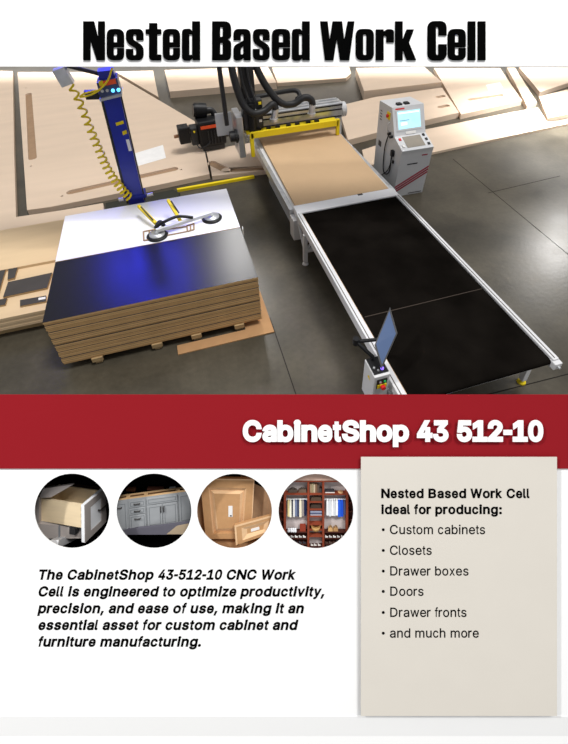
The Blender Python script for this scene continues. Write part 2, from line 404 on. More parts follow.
# skids
def skid(x, label):
    t = thing('stack_skid', label, 'skid', (x, 5.7, 0), 0, 'skids under the laminate stacks')
    obj('runner', MB().box(-.045, .045, -1.2, 1.2, .0, .06), M_['pallet'], t)
    obj('bearer', MB().box(-.07, .07, -1.23, 1.22, .061, .127), M_['pallet'], t)
for x, l in ((-1.55, 'left end skid under the laminate stacks'), (-.75, 'second skid from the left under the stacks'), (-.2, 'middle skid under the laminate stacks'), (.42, 'right end skid under the stacks, over the loose fibreboard')): skid(x, l)
P = [at(178, 355), at(178.5, 349), at(262, 300), at(274.5, 331.5)]
tag(obj('fibreboard_sheet', MB().prism([(-.49, 4.3), (.889, 4.3), (.889, 5.2), (.5, 5.2), (.5, 4.465), (-.49, 4.465)], 0, .018), mat('brown_fibreboard', rgb(188, 146, 104, .8), .7, .1, noise=(5, .06))), 'loose tan fibreboard sheet on the floor under the right end of the stacks', 'board')

# ================================================================== BELT TABLE
ZT = .75
bx0, bx1, by0, by1 = 1.878, 3.612, 2.33, 6.04
t = thing('belt_table', 'long white outfeed table with a black belt', 'conveyor table', ((bx0+bx1)/2, (by0+by1)/2, 0))
c = t.location
def T(mb): return mb
def lbox(mb, x0, x1, y0, y1, z0, z1, ch=0): return mb.box(x0-c.x, x1-c.x, y0-c.y, y1-c.y, z0, z1, None, ch)
bo = obj('belt', lbox(MB(), bx0, bx1, by0+.03, by1, ZT-.045, ZT, .006), M_['belt'], t)
y_s = 3.55
obj('belt_seam', lbox(MB(), bx0+.03, bx1-.02, y_s-.006, y_s+.006, ZT, ZT+.0015), M_['seam'], bo)
for x0_, x1_, l in ((bx0-.1, bx0-.01, 0), (bx1+.01, bx1+.085, 0)):
    r_ = obj('side_rail', lbox(MB(), x0_, x1_, by0-.02, by1+.02, ZT-.12, ZT+.02, .008), M_['steel'], t)
    obj('rail_groove', lbox(MB(), x0_+.026, x0_+.036, by0, by1, ZT+.02, ZT+.022), M_['pallet' if False else 'seam'], r_)
obj('edge_strip', lbox(MB(), bx0-.009, bx0-.001, by0, by1, ZT-.05, ZT+.004), M_['mdf'], t, 'thin tan strip along the belt')
obj('end_roller', MB().cyl((bx0-c.x, by0+.03-c.y, ZT-.045), (bx1-c.x, by0+.03-c.y, ZT-.045), .044, 20), M_['belt'], t)
for x_ in (bx0-.05, bx1+.05):
    e = obj('end_bracket', lbox(MB(), x_-.05, x_+.05, by0-.07, by0+.05, ZT-.1, ZT-.005, .01), M_['steel'], t)
    obj('tension_bolt', MB().cyl((x_-c.x, by0-.1-c.y, ZT-.05), (x_-c.x, by0-.06-c.y, ZT-.05), .014, 10), M_['alu'], e)
obj('frame_pan', lbox(MB(), bx0+.02, bx1-.02, by0+.12, by1-.02, ZT-.13, ZT-.06), M_['steel'], t)
for x_ in (1.79, 3.66):
    for y_ in ((2.575, 4.0, 5.62) if x_ > 2 else (2.575, 5.62)):
        lg = obj('leg', lbox(MB(), x_-.035, x_+.035, y_-.035, y_+.035, .06, ZT-.12, .006), M_['steel'], t)
        obj('levelling_foot', MB().lathe([(0, .06), (.018, .06), (.018, .03), (.05, .022), (.055, 0), (0, 0)], 14, Matrix.Translation((x_-c.x, y_-c.y, 0))), M_['yellow'] if x_ > 2 else M_['steel'], lg, 'yellow levelling foot' if x_ > 2 else None)
for y_ in (2.575, 4.0, 5.62):
    obj('cross_member', lbox(MB(), 1.82 if y_ != 4 else 2.3, 3.63, y_-.025, y_+.025, .26, .32), M_['steel'], t)
    if y_ != 4.0: obj('brace', MB().beam((1.79-c.x, y_-c.y, .32), (2.15-c.x, y_-c.y, ZT-.14), .03, .03), M_['steel'], t)
    obj('brace', MB().beam((3.66-c.x, y_-c.y, .32), (3.3-c.x, y_-c.y, ZT-.14), .03, .03), M_['steel'], t)
    if y_ != 4.0: obj('brace', MB().beam((1.79-c.x, y_-c.y+.03, .25), (1.79-c.x, y_+.4-c.y, ZT-.13), .03, .03), M_['steel'], t)

# ================================================================== TABLET STAND on the belt table (box, arm, screen)
t = thing('control_box', 'small white electrical box with a tilted tablet on a black arm, at the table corner', 'control box', at(380, 395, .72))
c = t.location; c.z = 0; t.location = c
# box corners found from the photograph: top at z .98
TB = .95
c = Vector((1.652, 2.695, 0)); t.location = c
RB = Matrix.Rotation(math.radians(0), 4, 'Z')
hw, hd = .09, .115
b_ = obj('box_body', MB().box(-hw, hw, -hd-.02, hd, .42, TB, RB, .008), M_['steel'], t)
obj('lid', MB().box(-hw+.01, hw-.005, -hd+.01, hd-.01, TB, TB+.012, RB), M_['black'], b_)
obj('warning_label', MB().prism([(-.03, 0), (.03, 0), (0, .05)], 0, .003, (), Matrix.Translation((-hw-.003, -.02, .8)) @ Matrix.Rotation(-PI/2, 4, 'Z') @ Matrix.Rotation(PI/2, 4, 'X')), M_['yellow'], b_, 'yellow warning triangle')
fy = -hd-.02
obj('switch_plate', MB().box(-.055, .06, fy-.008, fy, TB-.2, TB-.05, RB), M_['black'], b_)
k_ = obj('switch_base', MB().box(-.05, .055, fy-.016, fy-.008, TB-.185, TB-.13, RB), M_['yellow'], b_, 'yellow switch plate')
obj('emergency_knob', MB().cyl((.008, fy-.016, TB-.16), (.008, fy-.05, TB-.16), .026, 16, M=RB), M_['redp'], b_, 'red emergency knob')
obj('button', MB().cyl((-.02, fy-.008, TB-.09), (-.02, fy-.02, TB-.09), .014, 12, M=RB), M_['alu'], b_)
obj('button', MB().cyl((.03, fy-.008, TB-.09), (.03, fy-.02, TB-.09), .014, 12, M=RB), mat('green_button', rgb(40, 170, 90), .4), b_)
obj('status_light', MB().cyl((.03, -.06, TB+.01), (.03, -.06, TB+.03), .017, 12, M=RB), M_['vled'], b_, 'violet status light')
for sx_, sy_ in ((-.05, -.03), (-.02, -.07), (.06, .02)): obj('button', MB().cyl((sx_, sy_, TB+.01), (sx_, sy_, TB+.025), .012, 10, M=RB), M_['alu'], b_)
obj('mount_post', MB().box(-hw+.03, hw-.03, -.03, .05, .3, .42), M_['steel'], t).matrix_local = RB
obj('post', MB().box(-.04, .04, -.03, .05, 0.0, .42), M_['steel'], t)
# arm: elbow out to the left then back to the tablet
def L_(p): return p-t.location
# tablet: four corners of the plate in space
cT, cR, cB, cL = (390, 307), (397.5, 333), (381.5, 369), (374.5, 345)
pc = L_(at(386, 338, 1.2))
pB = L_(at(*cB, 1.03)); pT = L_(at(*cT, 1.36)); pL = L_(at(*cL, 1.14)); pR = L_(at(*cR, 1.25))
nrm = (pT-pB).cross(pR-pL).normalized()
if nrm.dot(Vector((0, 0, H))-t.location-pc) < 0: nrm = -nrm
def plate(q, d0, d1):
    vs = [p+nrm*d0 for p in q]+[p+nrm*d1 for p in q]
    return MB().add(vs, [(0, 1, 2, 3), (7, 6, 5, 4), (0, 4, 5, 1), (1, 5, 6, 2), (2, 6, 7, 3), (3, 7, 4, 0)])
q = [pT, pR, pB, pL]; cc = sum(q, Vector())/4
sc_ = obj('tablet', plate(q, -.018, 0), M_['blackm'], t)
obj('screen', plate([cc+(p-cc)*.86 for p in q], .0005, .003), M_['glass'], sc_)
el = L_(at(356, 341.5, 1.1)); base = L_(at(373, 357, 1.0)); head = cc-nrm*.03
a_ = obj('arm', MB().tube([base-Vector((0, 0, .05)), base, el], .022, 10).tube([el, head], .02, 10), M_['black'], t)
obj('arm_joint', MB().cyl(el-Vector((0, 0, .04)), el+Vector((0, 0, .05)), .035, 14), M_['black'], a_)
obj('screen_mount', MB().cyl(cc-nrm*.06, cc-nrm*.018, .045, 16), M_['black'], t)

# ================================================================== CNC ROUTER
rx0, rx1, ry0, ry1 = 1.8, 3.7, 6.07, 9.9
t = thing('cnc_router', 'white flatbed router machine with a yellow guarded gantry and black dust hoses', 'machine', ((rx0+rx1)/2, 8, 0))
c = t.location.copy()
def LL(p): return Vector(p)-c
obj('bed', lbox(MB(), rx0, rx1, ry0+.26, ry1, .42, .7, .01), M_['steel'], t)
obj('base_frame', lbox(MB(), rx0+.1, rx1-.1, ry0+.5, 8.6, .0, .42), M_['kiosk'], t)
obj('bed_rail', lbox(MB(), rx0-.07, rx0, ry0+.25, ry1, .52, .69, .006), M_['alu'], t)
obj('bed_rail', lbox(MB(), rx1, rx1+.07, ry0+.25, ry1, .52, .69, .006), M_['alu'], t)
pl_ = obj('front_apron', lbox(MB(), rx0+.0, rx1+.0, ry0, ry0+.255, .62, .755, .01), M_['lamw'], t, 'white apron plate in front of the bed')
obj('latch', lbox(MB(), 3.0, 3.09, ry0+.2, ry0+.245, .755, .763), M_['blackm'], pl_)
obj('cable_box', lbox(MB(), rx0-.07, rx0+.16, ry0+.02, ry0+.24, .18, .6, .01), M_['steel'], t)
# guard
gy = 8.86
g = obj('guard_bar', lbox(MB(), 1.62, 3.62, gy-.03, gy+.03, .98, 1.12, .006), M_['yellow'], t, 'yellow guard bar')
obj('guard_post', lbox(MB(), 1.6, 1.68, gy-.03, gy+.05, .55, 1.1, .006), M_['yellow'], t, 'yellow guard post')
obj('guard_post', lbox(MB(), 3.58, 3.65, gy-.03, gy+.05, .76, 1.13, .006), M_['yellow'], t, 'yellow guard post')
obj('guard_shelf', lbox(MB(), 1.55, 3.6, gy+.031, gy+.2, 1.06, 1.1), M_['yellow'], t)
for x_ in (1.78, 2.0, 2.2, 2.45, 2.65, 2.9, 3.1): obj('guard_clip', lbox(MB(), x_, x_+.09, gy+.05, gy+.13, 1.1, 1.15), M_['black'], t)
# gantry beam: extrusion with grooves
mb = lbox(MB(), 1.5, 3.84, gy+.3, gy+.62, .98, 1.38, .02)
be = obj('gantry_beam', mb, M_['alu'], t)
for z_ in (1.06, 1.22, 1.32): obj('beam_groove', lbox(MB(), 1.52, 3.82, gy+.285, gy+.3, z_, z_+.03), M_['blackm'], be)
obj('linear_rail', lbox(MB(), 1.55, 3.78, gy+.36, gy+.42, 1.38, 1.41), M_['alu'], be)
obj('linear_rail', lbox(MB(), 1.55, 3.78, gy+.52, gy+.58, 1.38, 1.41), M_['alu'], be)
obj('end_cap', MB().cyl((3.84-c.x, gy+.46-c.y, 1.16), (3.95-c.x, gy+.46-c.y, 1.16), .17, 20), M_['kiosk'], be)
obj('side_plate', lbox(MB(), 1.36, 1.5, gy+.1, gy+.7, .5, 1.45, .02), M_['alu'], t)
obj('side_plate', lbox(MB(), 3.75, 3.84, gy+.32, gy+.6, .5, 1.0, .01), M_['kiosk'], t)
obj('drive_motor', MB().cyl((1.2-c.x, gy+.2-c.y, 1.0), (1.38-c.x, gy+.2-c.y, 1.0), .12, 18).cyl((1.32-c.x, gy+.2-c.y, 1.0), (1.36-c.x, gy+.2-c.y, 1.0), .15, 18), M_['blackm'], t)
obj('cover_plate', lbox(MB(), .95, 1.3, gy+.32, gy+.36, 1.0, 1.5), M_['kiosk'], t)
# spindle carriage
ca = obj('spindle_carriage', lbox(MB(), 1.52, 1.95, gy+.12, gy+.34, 1.12, 1.75, .02), M_['blackm'], t)
obj('spindle_tower', lbox(MB(), 1.55, 1.85, gy+.3, gy+.55, 1.38, 3.4, .02), M_['blackm'], ca)
obj('spindle_motor', MB().cyl((1.7-c.x, gy+.1-c.y, 1.0), (1.7-c.x, gy+.1-c.y, 1.7), .085, 18), M_['black'], ca)
for (dx_, z_, m_) in ((.05, 1.6, 'yellow'), (.3, 1.45, 'alu'), (.12, 1.3, 'alu'), (.34, 1.66, 'yellow'), (.22, 1.52, 'label'), (.1, 1.48, 'yellow'), (.33, 1.28, 'label')):
    obj('fitting', MB().box(1.52+dx_-c.x, 1.58+dx_-c.x, gy+.09-c.y, gy+.12-c.y, z_, z_+.05), M_[m_], ca)
for i_ in range(3): obj('cable', MB().tube(smooth_path([(1.45+i_*.12-c.x, gy+.4-c.y, 3.4), (1.42+i_*.14-c.x, gy+.25-c.y, 2.3), (1.55+i_*.12-c.x, gy+.1-c.y, 1.75)]), .03, 8), M_['hose'], ca)
def hp(px, py, y=9.0): return aty(px, py, y)-c
def hose(pts, r, conn=None):
    h_ = obj('dust_hose', MB().tube(smooth_path([hp(*p) for p in pts]), r, 14), M_['hose'], t)
    if conn: obj('hose_connector', MB().cyl(hp(*conn[0]), hp(*conn[1]), r*.95, 14).cyl(hp(*conn[1])+Vector((0, 0, .06)), hp(*conn[1]), r*1.25, 14), M_['alu'], h_)
hose([(250, 50, 9.3), (257.5, 70, 9.2), (268, 89, 9.1), (280.7, 102.7, 9.0), (293, 104, 9.0), (304, 97.5, 9.0), (311, 99.6, 8.98), (312.6, 105, 8.96)], .075, ((312.4, 104, 8.96), (311.5, 115.5, 8.95)))
hose([(230, 52, 9.1), (233, 74, 9.0), (241.6, 101.7, 8.9), (252, 113, 8.85), (264, 111, 8.9), (272.5, 104.3, 8.96), (275.6, 109, 8.96)], .075, ((275.6, 108, 8.96), (274, 121, 8.95)))
hose([(250, 98, 9.5), (264, 95.5, 9.6), (276.5, 93, 9.6), (295, 90.5, 9.5), (299.7, 95.5, 9.4), (297, 99, 9.3)], .05)
obj('cable_pole', MB().cyl(hp(217.5, 55, 9.0), hp(227, 125, 9.0), .05, 10), M_['blackm'], t)
# sheet on the bed
def quad_sheet():
    return MB().prism([(1.845, 6.33), (3.62, 6.33), (3.72, 9.6), (1.9, 9.6)], .702, .752)
tag(obj('fibreboard_sheet', quad_sheet(), M_['mdf']), 'large tan fibreboard sheet lying on the router bed', 'board')

# ================================================================== VACUUM PUMP (black unit left of the gantry)
pc_ = at(196, 153, .12); t = thing('vacuum_pump', 'black pump unit with an orange stripe left of the gantry', 'pump', (pc_.x, pc_.y+.22, .128), math.radians(6))
t.rotation_euler = (0, 0, math.radians(4)); t.location.x += .42; t.scale = (.78, .78, .86)
obj('housing', MB().box(-.38, .48, -.3, .3, .12, .88, None, .07), M_['black'], t)
obj('stripe', MB().box(-.3, .35, -.312, -.3, .68, .77), M_['orange'], t, 'orange stripe')
obj('end_bell', MB().cyl((.48, 0, .5), (.66, 0, .5), .26, 24).cyl((.66, 0, .5), (.74, 0, .5), .17, 20), M_['blackm'], t)
obj('gear_head', MB().box(-.62, -.38, -.2, .2, .2, .72, None, .03), M_['blackm'], t)
obj('junction_box', MB().box(-.98, -.64, -.22, .18, .3, .78, None, .03), M_['black'], t)
obj('outlet_flange', MB().cyl((-1.12, 0, .5), (-.98, 0, .5), .05, 14), mat('rusty_pipe', rgb(150, 110, 80), .6), t)
obj('filter_can', MB().cyl((-.34, .25, 1.08), (.02, .25, 1.02), .22, 22).cyl((-.38, .25, 1.086), (-.34, .25, 1.08), .19, 22), M_['black'], t)
obj('filter_elbow', MB().tube(smooth_path([(.02, .25, 1.02), (.2, .24, 1.0), (.3, .2, .85)]), .1, 14), M_['blackm'], t)
obj('foot', MB().box(-.3, .4, -.26, -.16, 0, .12), M_['blackm'], t); obj('foot', MB().box(-.3, .4, .16, .26, 0, .12), M_['blackm'], t)
obj('hose_loop', MB().tube(smooth_path([(-.5, -.22, .3), (-.42, -.34, .16), (-.2, -.36, .2), (-.05, -.32, .3)]), .018, 8), M_['hose'], t)
for k in range(5): obj('cooling_fin', MB().box(-.1+k*.1, -.07+k*.1, -.325, -.3, .2, .6), M_['blackm'], t)
obj('sight_glass', MB().cyl((-.5, -.2, .62), (-.5, -.23, .62), .03, 10), M_['yellow'], t)

# ================================================================== YELLOW FLOOR RAIL
p, q = at(177, 189.5, .05), at(254, 175.8, .05)
tag(obj('floor_rail', MB().beam((p.x, p.y, .03), (q.x, q.y, .03), .07, .06), M_['yellow']), 'straight yellow safety rail on the floor behind the white stack', 'rail')
p1 = [at(x, y, .05) for x, y in ((105.5, 203), (173, 189.5), (180, 193), (174, 208), (107, 216))]
tag(obj('shadow_sheet', MB().prism([(q_.x, q_.y) for q_ in p1], .0, .05), mat('painted_floor_shadow', rgb(62, 62, 56, .8), .8, .1)), 'dark grey sheet painted as shadow on the floor behind the blue lifter column', 'mat')  # dark sheet laid where the bare floor is only in shadow

# ================================================================== OPERATOR KIOSK
t = thing('operator_kiosk', 'light grey operator console with a bright screen and maroon diagonal stripes', 'console', (4.53, 7.6, 0), math.radians(-1))
# profile in (y, z), width along x
W2 = .335
prof = [(-.5, 0), (.5, 0), (.5, 1.72), (-.05, 1.76), (-.27, 1.25), (-.64, 1.1), (-.62, 1.02)]
def xprism(prof, x0, x1):
    mb = MB(); m = Matrix(((0, 0, 1, 0), (1, 0, 0, 0), (0, 1, 0, 0), (0, 0, 0, 1)))
    return mb.prism(prof, x0, x1, (), m)
obj('cabinet_shell', xprism(prof, -W2, W2), M_['kiosk'], t)
def on_slope(a, b, x0, x1, s0, s1, h0, h1, mat_, name, parent, label=None):
    """a flat piece on the slope from profile point a to b; s along the slope 0..1, h off the surface"""
    a, b = Vector((0, a[0], a[1])), Vector((0, b[0], b[1])); d = b-a; n_ = Vector((0, -d.z, d.y)).normalized()
    if n_.y > 0: n_ = -n_
    o_ = a+d*((s0+s1)/2)+n_*((h0+h1)/2); o_.x = (x0+x1)/2
    return obj(name, MB().obox(o_, ((x1-x0)/2, 0, 0), d*((s1-s0)/2), n_*((h1-h0)/2)), mat_, parent, label)
A_, B_ = (-.27, 1.25), (-.05, 1.76)
bz = on_slope(A_, B_, -.27, .27, .16, .88, 0, .01, M_['kiosk'], 'screen_bezel', t)
scm = mat('lit_screen', rgb(170, 215, 225), .3, .3, emit=(rgb(168, 214, 224), .62), noise=(7, .12))
s1_ = on_slope(A_, B_, -.24, .24, .22, .84, .01, .013, scm, 'screen', t, 'pale blue lit screen')
on_slope(A_, B_, -.22, .22, .75, .79, .013, .0145, mat('screen_bar', rgb(235, 245, 250), .4, emit=(rgb(235, 245, 250), .8)), 'screen_bar', s1_)
on_slope(A_, B_, -.2, .0, .5, .53, .013, .0145, mat('screen_text', rgb(110, 165, 185), .4, emit=(rgb(110, 165, 185), .5)), 'screen_bar', s1_)
on_slope(A_, B_, -.18, -.05, .35, .45, .013, .0145, mat('screen_window', rgb(225, 245, 250), .4, emit=(rgb(225, 245, 250), .8)), 'screen_bar', s1_)
on_slope(A_, B_, -.27, -.08, .9, .95, .0, .004, M_['redp'], 'maker_badge', t, 'small red badge')
on_slope(A_, B_, -.09, .12, .03, .12, .0, .012, M_['label'], 'handle', t)
C_, D_ = (-.64, 1.1), (-.27, 1.25)
on_slope(C_, D_, -.19, .19, .18, .9, 0, .006, M_['shelf'], 'keyboard_pad', t, 'grey keyboard pad')
for x_, s_, m_ in ((-.26, .75, 'redp'), (-.26, .3, 'label'), (.26, .85, 'black'), (.27, .55, 'black'), (.27, .25, 'black')):
    on_slope(C_, D_, x_-.022, x_+.022, s_-.07, s_+.07, 0, .018, M_[m_], 'button', t)
# front face pieces
fy0 = -.5
def front(x0, x1, z0, z1, d, m_, name, label=None):
    y_ = -.5-.1*(min(z0, 1.02)/.85)
    yb = -.5-.1*(min(z1, 1.02)/.85)
    vs = [(x0, y_, z0), (x1, y_, z0), (x1, yb, z1), (x0, yb, z1)]; vs += [(v[0], v[1]-d, v[2]) for v in vs]
    return obj(name, MB().add(vs, [(3, 2, 1, 0), (4, 5, 6, 7), (0, 1, 5, 4), (1, 2, 6, 5), (2, 3, 7, 6), (3, 0, 4, 7)]), M_[m_], t, label)
front(-.16, .06, .76, .785, .003, 'black', 'lettering')
front(.12, .24, .93, .955, .003, 'maroon', 'badge')
front(.0, .3, .03, .05, .003, 'darkboard', 'lettering')
for k in range(3):
    z0_ = .1+k*.065
    y_ = lambda z: -.5-.1*z/.85-.003
    v0 = [(-W2, z0_), (W2, z0_+.4), (W2, z0_+.44), (-W2, z0_+.04)]
    vs = [(x, y_(z)+.002, z) for x, z in v0]+[(x, y_(z)-.002, z) for x, z in v0]
    obj('diagonal_stripe', MB().add(vs, [(3, 2, 1, 0), (4, 5, 6, 7), (0, 1, 5, 4), (1, 2, 6, 5), (2, 3, 7, 6), (3, 0, 4, 7)]), M_['maroon'], t, 'maroon diagonal stripe')
# top and left side pieces
for x_, m_ in ((-.18, 'black'), (-.02, 'black')): obj('top_socket', MB().box(x_, x_+.1, .02, .13, 1.745, 1.785, None, .01), M_[m_], t)
xs = -W2
obj('rotary_switch', MB().box(xs-.02, xs, -.02, .1, 1.5, 1.64), M_['yellow'], t, 'yellow and red main switch')
obj('switch_knob', MB().cyl((xs-.05, .04, 1.57), (xs-.02, .04, 1.57), .035, 14), M_['redp'], t)
for z_ in (1.25, 1.22): obj('side_hook', MB().cyl((xs-.06, -.1-(1.25-z_)*3, z_), (xs, -.1-(1.25-z_)*3, z_), .03, 12), M_['black'], t)
obj('side_plug', MB().box(xs-.06, xs, -.36, -.28, .86, .99, None, .01), M_['black'], t)
obj('side_plug', MB().box(xs-.03, xs, -.38, -.34, .72, .78), M_['black'], t)
obj('label_plate', MB().box(xs-.004, xs, .25, .38, .8, .92), M_['darkboard'], t)
for k in range(4): obj('vent_slot', MB().box(xs-.004, xs, .34, .42, 1.36+k*.06, 1.38+k*.06), M_['blackm'], t)
obj('hanging_cable', MB().tube(smooth_path([(xs-.04, -.1, 1.22), (xs-.03, .02, .9), (xs-.03, -.0, .45), (xs-.03, -.12, .36), (xs-.03, -.28, .5), (xs-.05, -.33, .87)]), .012, 8), M_['hose'], t)
obj('hanging_cable', MB().tube(smooth_path([(xs-.03, -.33, .87), (xs-.02, -.2, .5), (xs-.02, .1, .2)]), .01, 8), M_['blackm'], t)
obj('side_handle', MB().tube(smooth_path([(xs, -.02, 1.45), (xs-.04, -.02, 1.42), (xs-.04, -.02, 1.3), (xs, -.02, 1.26)]), .01, 8), M_['alu'], t)

# ================================================================== VACUUM LIFTER: blue column, head, coil, suction frame
yc = 7.22
pb, pt_ = aty(136.5, 199, yc), aty(110.5, 90, yc)
t = thing('vacuum_lifter', 'deep blue lifter column with a lit control head behind the white stack', 'lifter', (pb.x, yc, 0))
c2 = t.location.copy(); dz_ = (pt_-pb); lean = dz_.x/dz_.z
def cp(z, dx=0, dy=0): return Vector(((z-pb.z)*lean+dx, dy, z))
zt_ = pt_.z
b0 = .1
col_ = MB().add([cp(0, -.13, -.1), cp(0, .13, -.1), cp(0, .13, .1), cp(0, -.13, .1), cp(zt_, -.125, -.1), cp(zt_, .125, -.1), cp(zt_, .125, .1), cp(zt_, -.125, .1)],
   [(3, 2, 1, 0), (4, 5, 6, 7), (0, 1, 5, 4), (1, 2, 6, 5), (2, 3, 7, 6), (3, 0, 4, 7)])
cc_ = obj('column', col_, M_['blue'], t)
obj('guide_rail', MB().beam(cp(.9, -.15, -.08), cp(zt_, -.145, -.08), .035, .05, (0, 1, 0)), M_['blackm'], cc_)
obj('guide_rail', MB().beam(cp(.9, .145, -.08), cp(zt_, .14, -.08), .02, .04, (0, 1, 0)), M_['blackm'], cc_)
zz = aty(119, 121, yc).z
obj('warning_label', MB().obox(cp(zz, .03, -.103), (.06, 0, .01), (0, .003, 0), (0, 0, .025)), M_['yellow'], cc_, 'yellow warning label')
obj('warning_label', MB().obox(cp(zz-.16, .07, -.103), (.035, 0, .01), (0, .003, 0), (0, 0, .03)), M_['yellow'], cc_, 'yellow warning label')
obj('data_label', MB().obox(cp(zz-.38, .09, -.103), (.025, 0, 0), (0, .003, 0), (0, 0, .1)), M_['label'], cc_, 'white data label')
obj('base_plate', MB().box(-.3, .3, -.18, .3, 0, .04, Matrix.Translation(cp(0))), M_['blackm'], t)
obj('collar', MB().obox(cp(1.0, 0, 0), (.18, 0, .0), (0, .12, 0), (0, 0, .03)), M_['blue'], t)
obj('collar_bolt', MB().cyl(cp(1.0, -.28, -.1), cp(1.0, -.2, -.1), .035, 10).cyl(cp(1.0, .2, -.1), cp(1.0, .3, -.1), .035, 10), M_['alu'], t)
hd_ = zt_
he = obj('control_head', MB().obox(cp(hd_+.07, .0, -.02), (.15, 0, .02), (0, .15, 0), (0, 0, .12)), mat('steel_blue_housing', rgb(62, 72, 105), .4, .4), t)
obj('head_plate', MB().obox(cp(hd_-.05, .0, -.04), (.165, 0, .02), (0, .17, 0), (0, 0, .02)), M_['alu'], he)
obj('warning_band', MB().obox(cp(hd_+.16, .0, -.175), (.12, 0, .01), (0, .006, 0), (0, 0, .035)), M_['orange'], he, 'orange and yellow band')
obj('warning_band', MB().obox(cp(hd_+.165, -.09, -.183), (.03, 0, .003), (0, .004, 0), (0, 0, .035)), M_['yellow'], he)
for dx_ in (.07, .15): obj('status_led', MB().cyl(cp(hd_+.04, dx_-.02, -.16), cp(hd_+.04, dx_-.02, -.19), .026, 12), M_['led'], he, 'bright cyan LED')
for dx_ in (-.1, -.03): obj('button', MB().cyl(cp(hd_+.05, dx_, -.16), cp(hd_+.05, dx_, -.185), .022, 12), M_['alu'], he)
obj('top_cap', MB().obox(cp(hd_+.25, .0, 0), (.11, 0, .0), (0, .1, 0), (0, 0, .06)), M_['blue'], he)
obj('side_bracket', MB().obox(cp(hd_-.03, -.27, -.02), (.1, 0, -.01), (0, .05, 0), (0, 0, .06)), M_['blackm'], he)
# grey valve box on an arm
bxp = aty(63.5, 76, yc)-c2
obj('valve_box', MB().obox(bxp, (.085, 0, .02), (0, .08, 0), (-.03, 0, .12)), M_['alu'], t)
obj('valve_arm', MB().tube([bxp+Vector((.05, .1, .12)), cp(hd_+.22, -.1, .1)], .03, 10), M_['blackm'], t)
# yellow coil air line
cpts = [(70.5, 85), (77, 97), (84, 113), (91, 131), (99, 150), (107, 168), (116, 182), (124, 192), (130, 198)]
line = smooth_path([aty(x, y, yc-.16)-c2 for x, y in cpts], 12)
# arc-length helix, the coils tighten towards the bottom
N_ = 340; tot = [0]
for a_, b_ in zip(line, line[1:]): tot.append(tot[-1]+(b_-a_).length)
hel = []; ph = 0
for i in range(N_+1):
    s_ = tot[-1]*i/N_; j = max(k for k in range(len(tot)) if tot[k] <= s_+1e-9); j = min(j, len(line)-2)
    f_ = (s_-tot[j])/(tot[j+1]-tot[j]); p_ = line[j].lerp(line[j+1], f_); d_ = (line[j+1]-line[j]).normalized()
    e1 = d_.cross(Vector((0, 1, 0))).normalized(); e2 = d_.cross(e1)
    ph += 2*PI*(14+14*(i/N_)**1.5)/N_
    hel.append(p_+(e1*math.cos(ph)+e2*math.sin(ph))*(.045+.02*(i/N_)))
obj('coiled_air_line', MB().tube(hel, .017, 6), M_['yellow'], t, 'yellow coiled air line')
obj('air_line', MB().tube(smooth_path([aty(x, y, yc-.2)-c2 for x, y in ((112, 68), (108, 80), (99, 90), (90, 95), (80, 97), (86, 93), (100, 90))]), .014, 8), M_['yellow'], t, 'yellow air line loop')

# suction frame on the white sheet
zf = ZS+.004
pA, pB_ = at(157.5, 236, zf), at(212, 218.5, zf)
mid = (pA+pB_)/2; t = thing('suction_frame', 'suction lifting frame with two round pads lying on the white board', 'suction frame', (mid.x, mid.y, zf))
c3 = t.location.copy()
def loc3(px, py, z): return at(px, py, z)-c3
a0, b0_ = pA-c3, pB_-c3
def pad(p):
    M = Matrix.Translation((p.x, p.y, 0))
    o_ = obj('suction_pad', MB().lathe([(0, 0), (.16, 0), (.165, .012), (.13, .03), (0, .032)], 28, M), M_['black'], t)
    obj('pad_plate', MB().lathe([(0, .033), (.12, .033), (.12, .046), (0, .048)], 28, M), M_['alu'], o_)
    obj('pad_hub', MB().lathe([(.03, .046), (.03, .09), (0, .09)], 14, M), M_['alu'], o_)
pad(a0); pad(b0_)
obj('cross_bar', MB().beam(a0+Vector((0, 0, .1)), b0_+Vector((0, 0, .1)), .05, .05), M_['steel'], t)
m1 = Vector((.05, .22, .1)); 
obj('handle_bar', MB().tube(smooth_path([loc3(157, 226, zf+.12), loc3(166, 221, zf+.2), loc3(178, 216.5, zf+.2), loc3(193, 217.5, zf+.14)]), .025, 10), M_['black'], t)
obj('hose_bundle', MB().tube(smooth_path([loc3(156, 228, zf+.1), loc3(160, 222, zf+.12), loc3(164, 227, zf+.1), loc3(159, 231, zf+.06)]), .035, 10), M_['black'], t)
obj('lifting_arm', MB().beam(loc3(156, 223.5, zf+.1), loc3(138.5, 206, zf+.2), .045, .05), M_['yellow'], t, 'yellow lifting arm')
obj('lifting_arm', MB().beam(loc3(181, 222, zf+.1), loc3(168, 200, zf+.3), .045, .05), M_['yellow'], t, 'yellow lifting arm')
obj('arm_hose', MB().tube([loc3(153, 220, zf+.15), loc3(141, 207, zf+.26)], .012, 8).tube([loc3(179, 213, zf+.18), loc3(171, 201, zf+.34)], .012, 8), M_['blackm'], t)
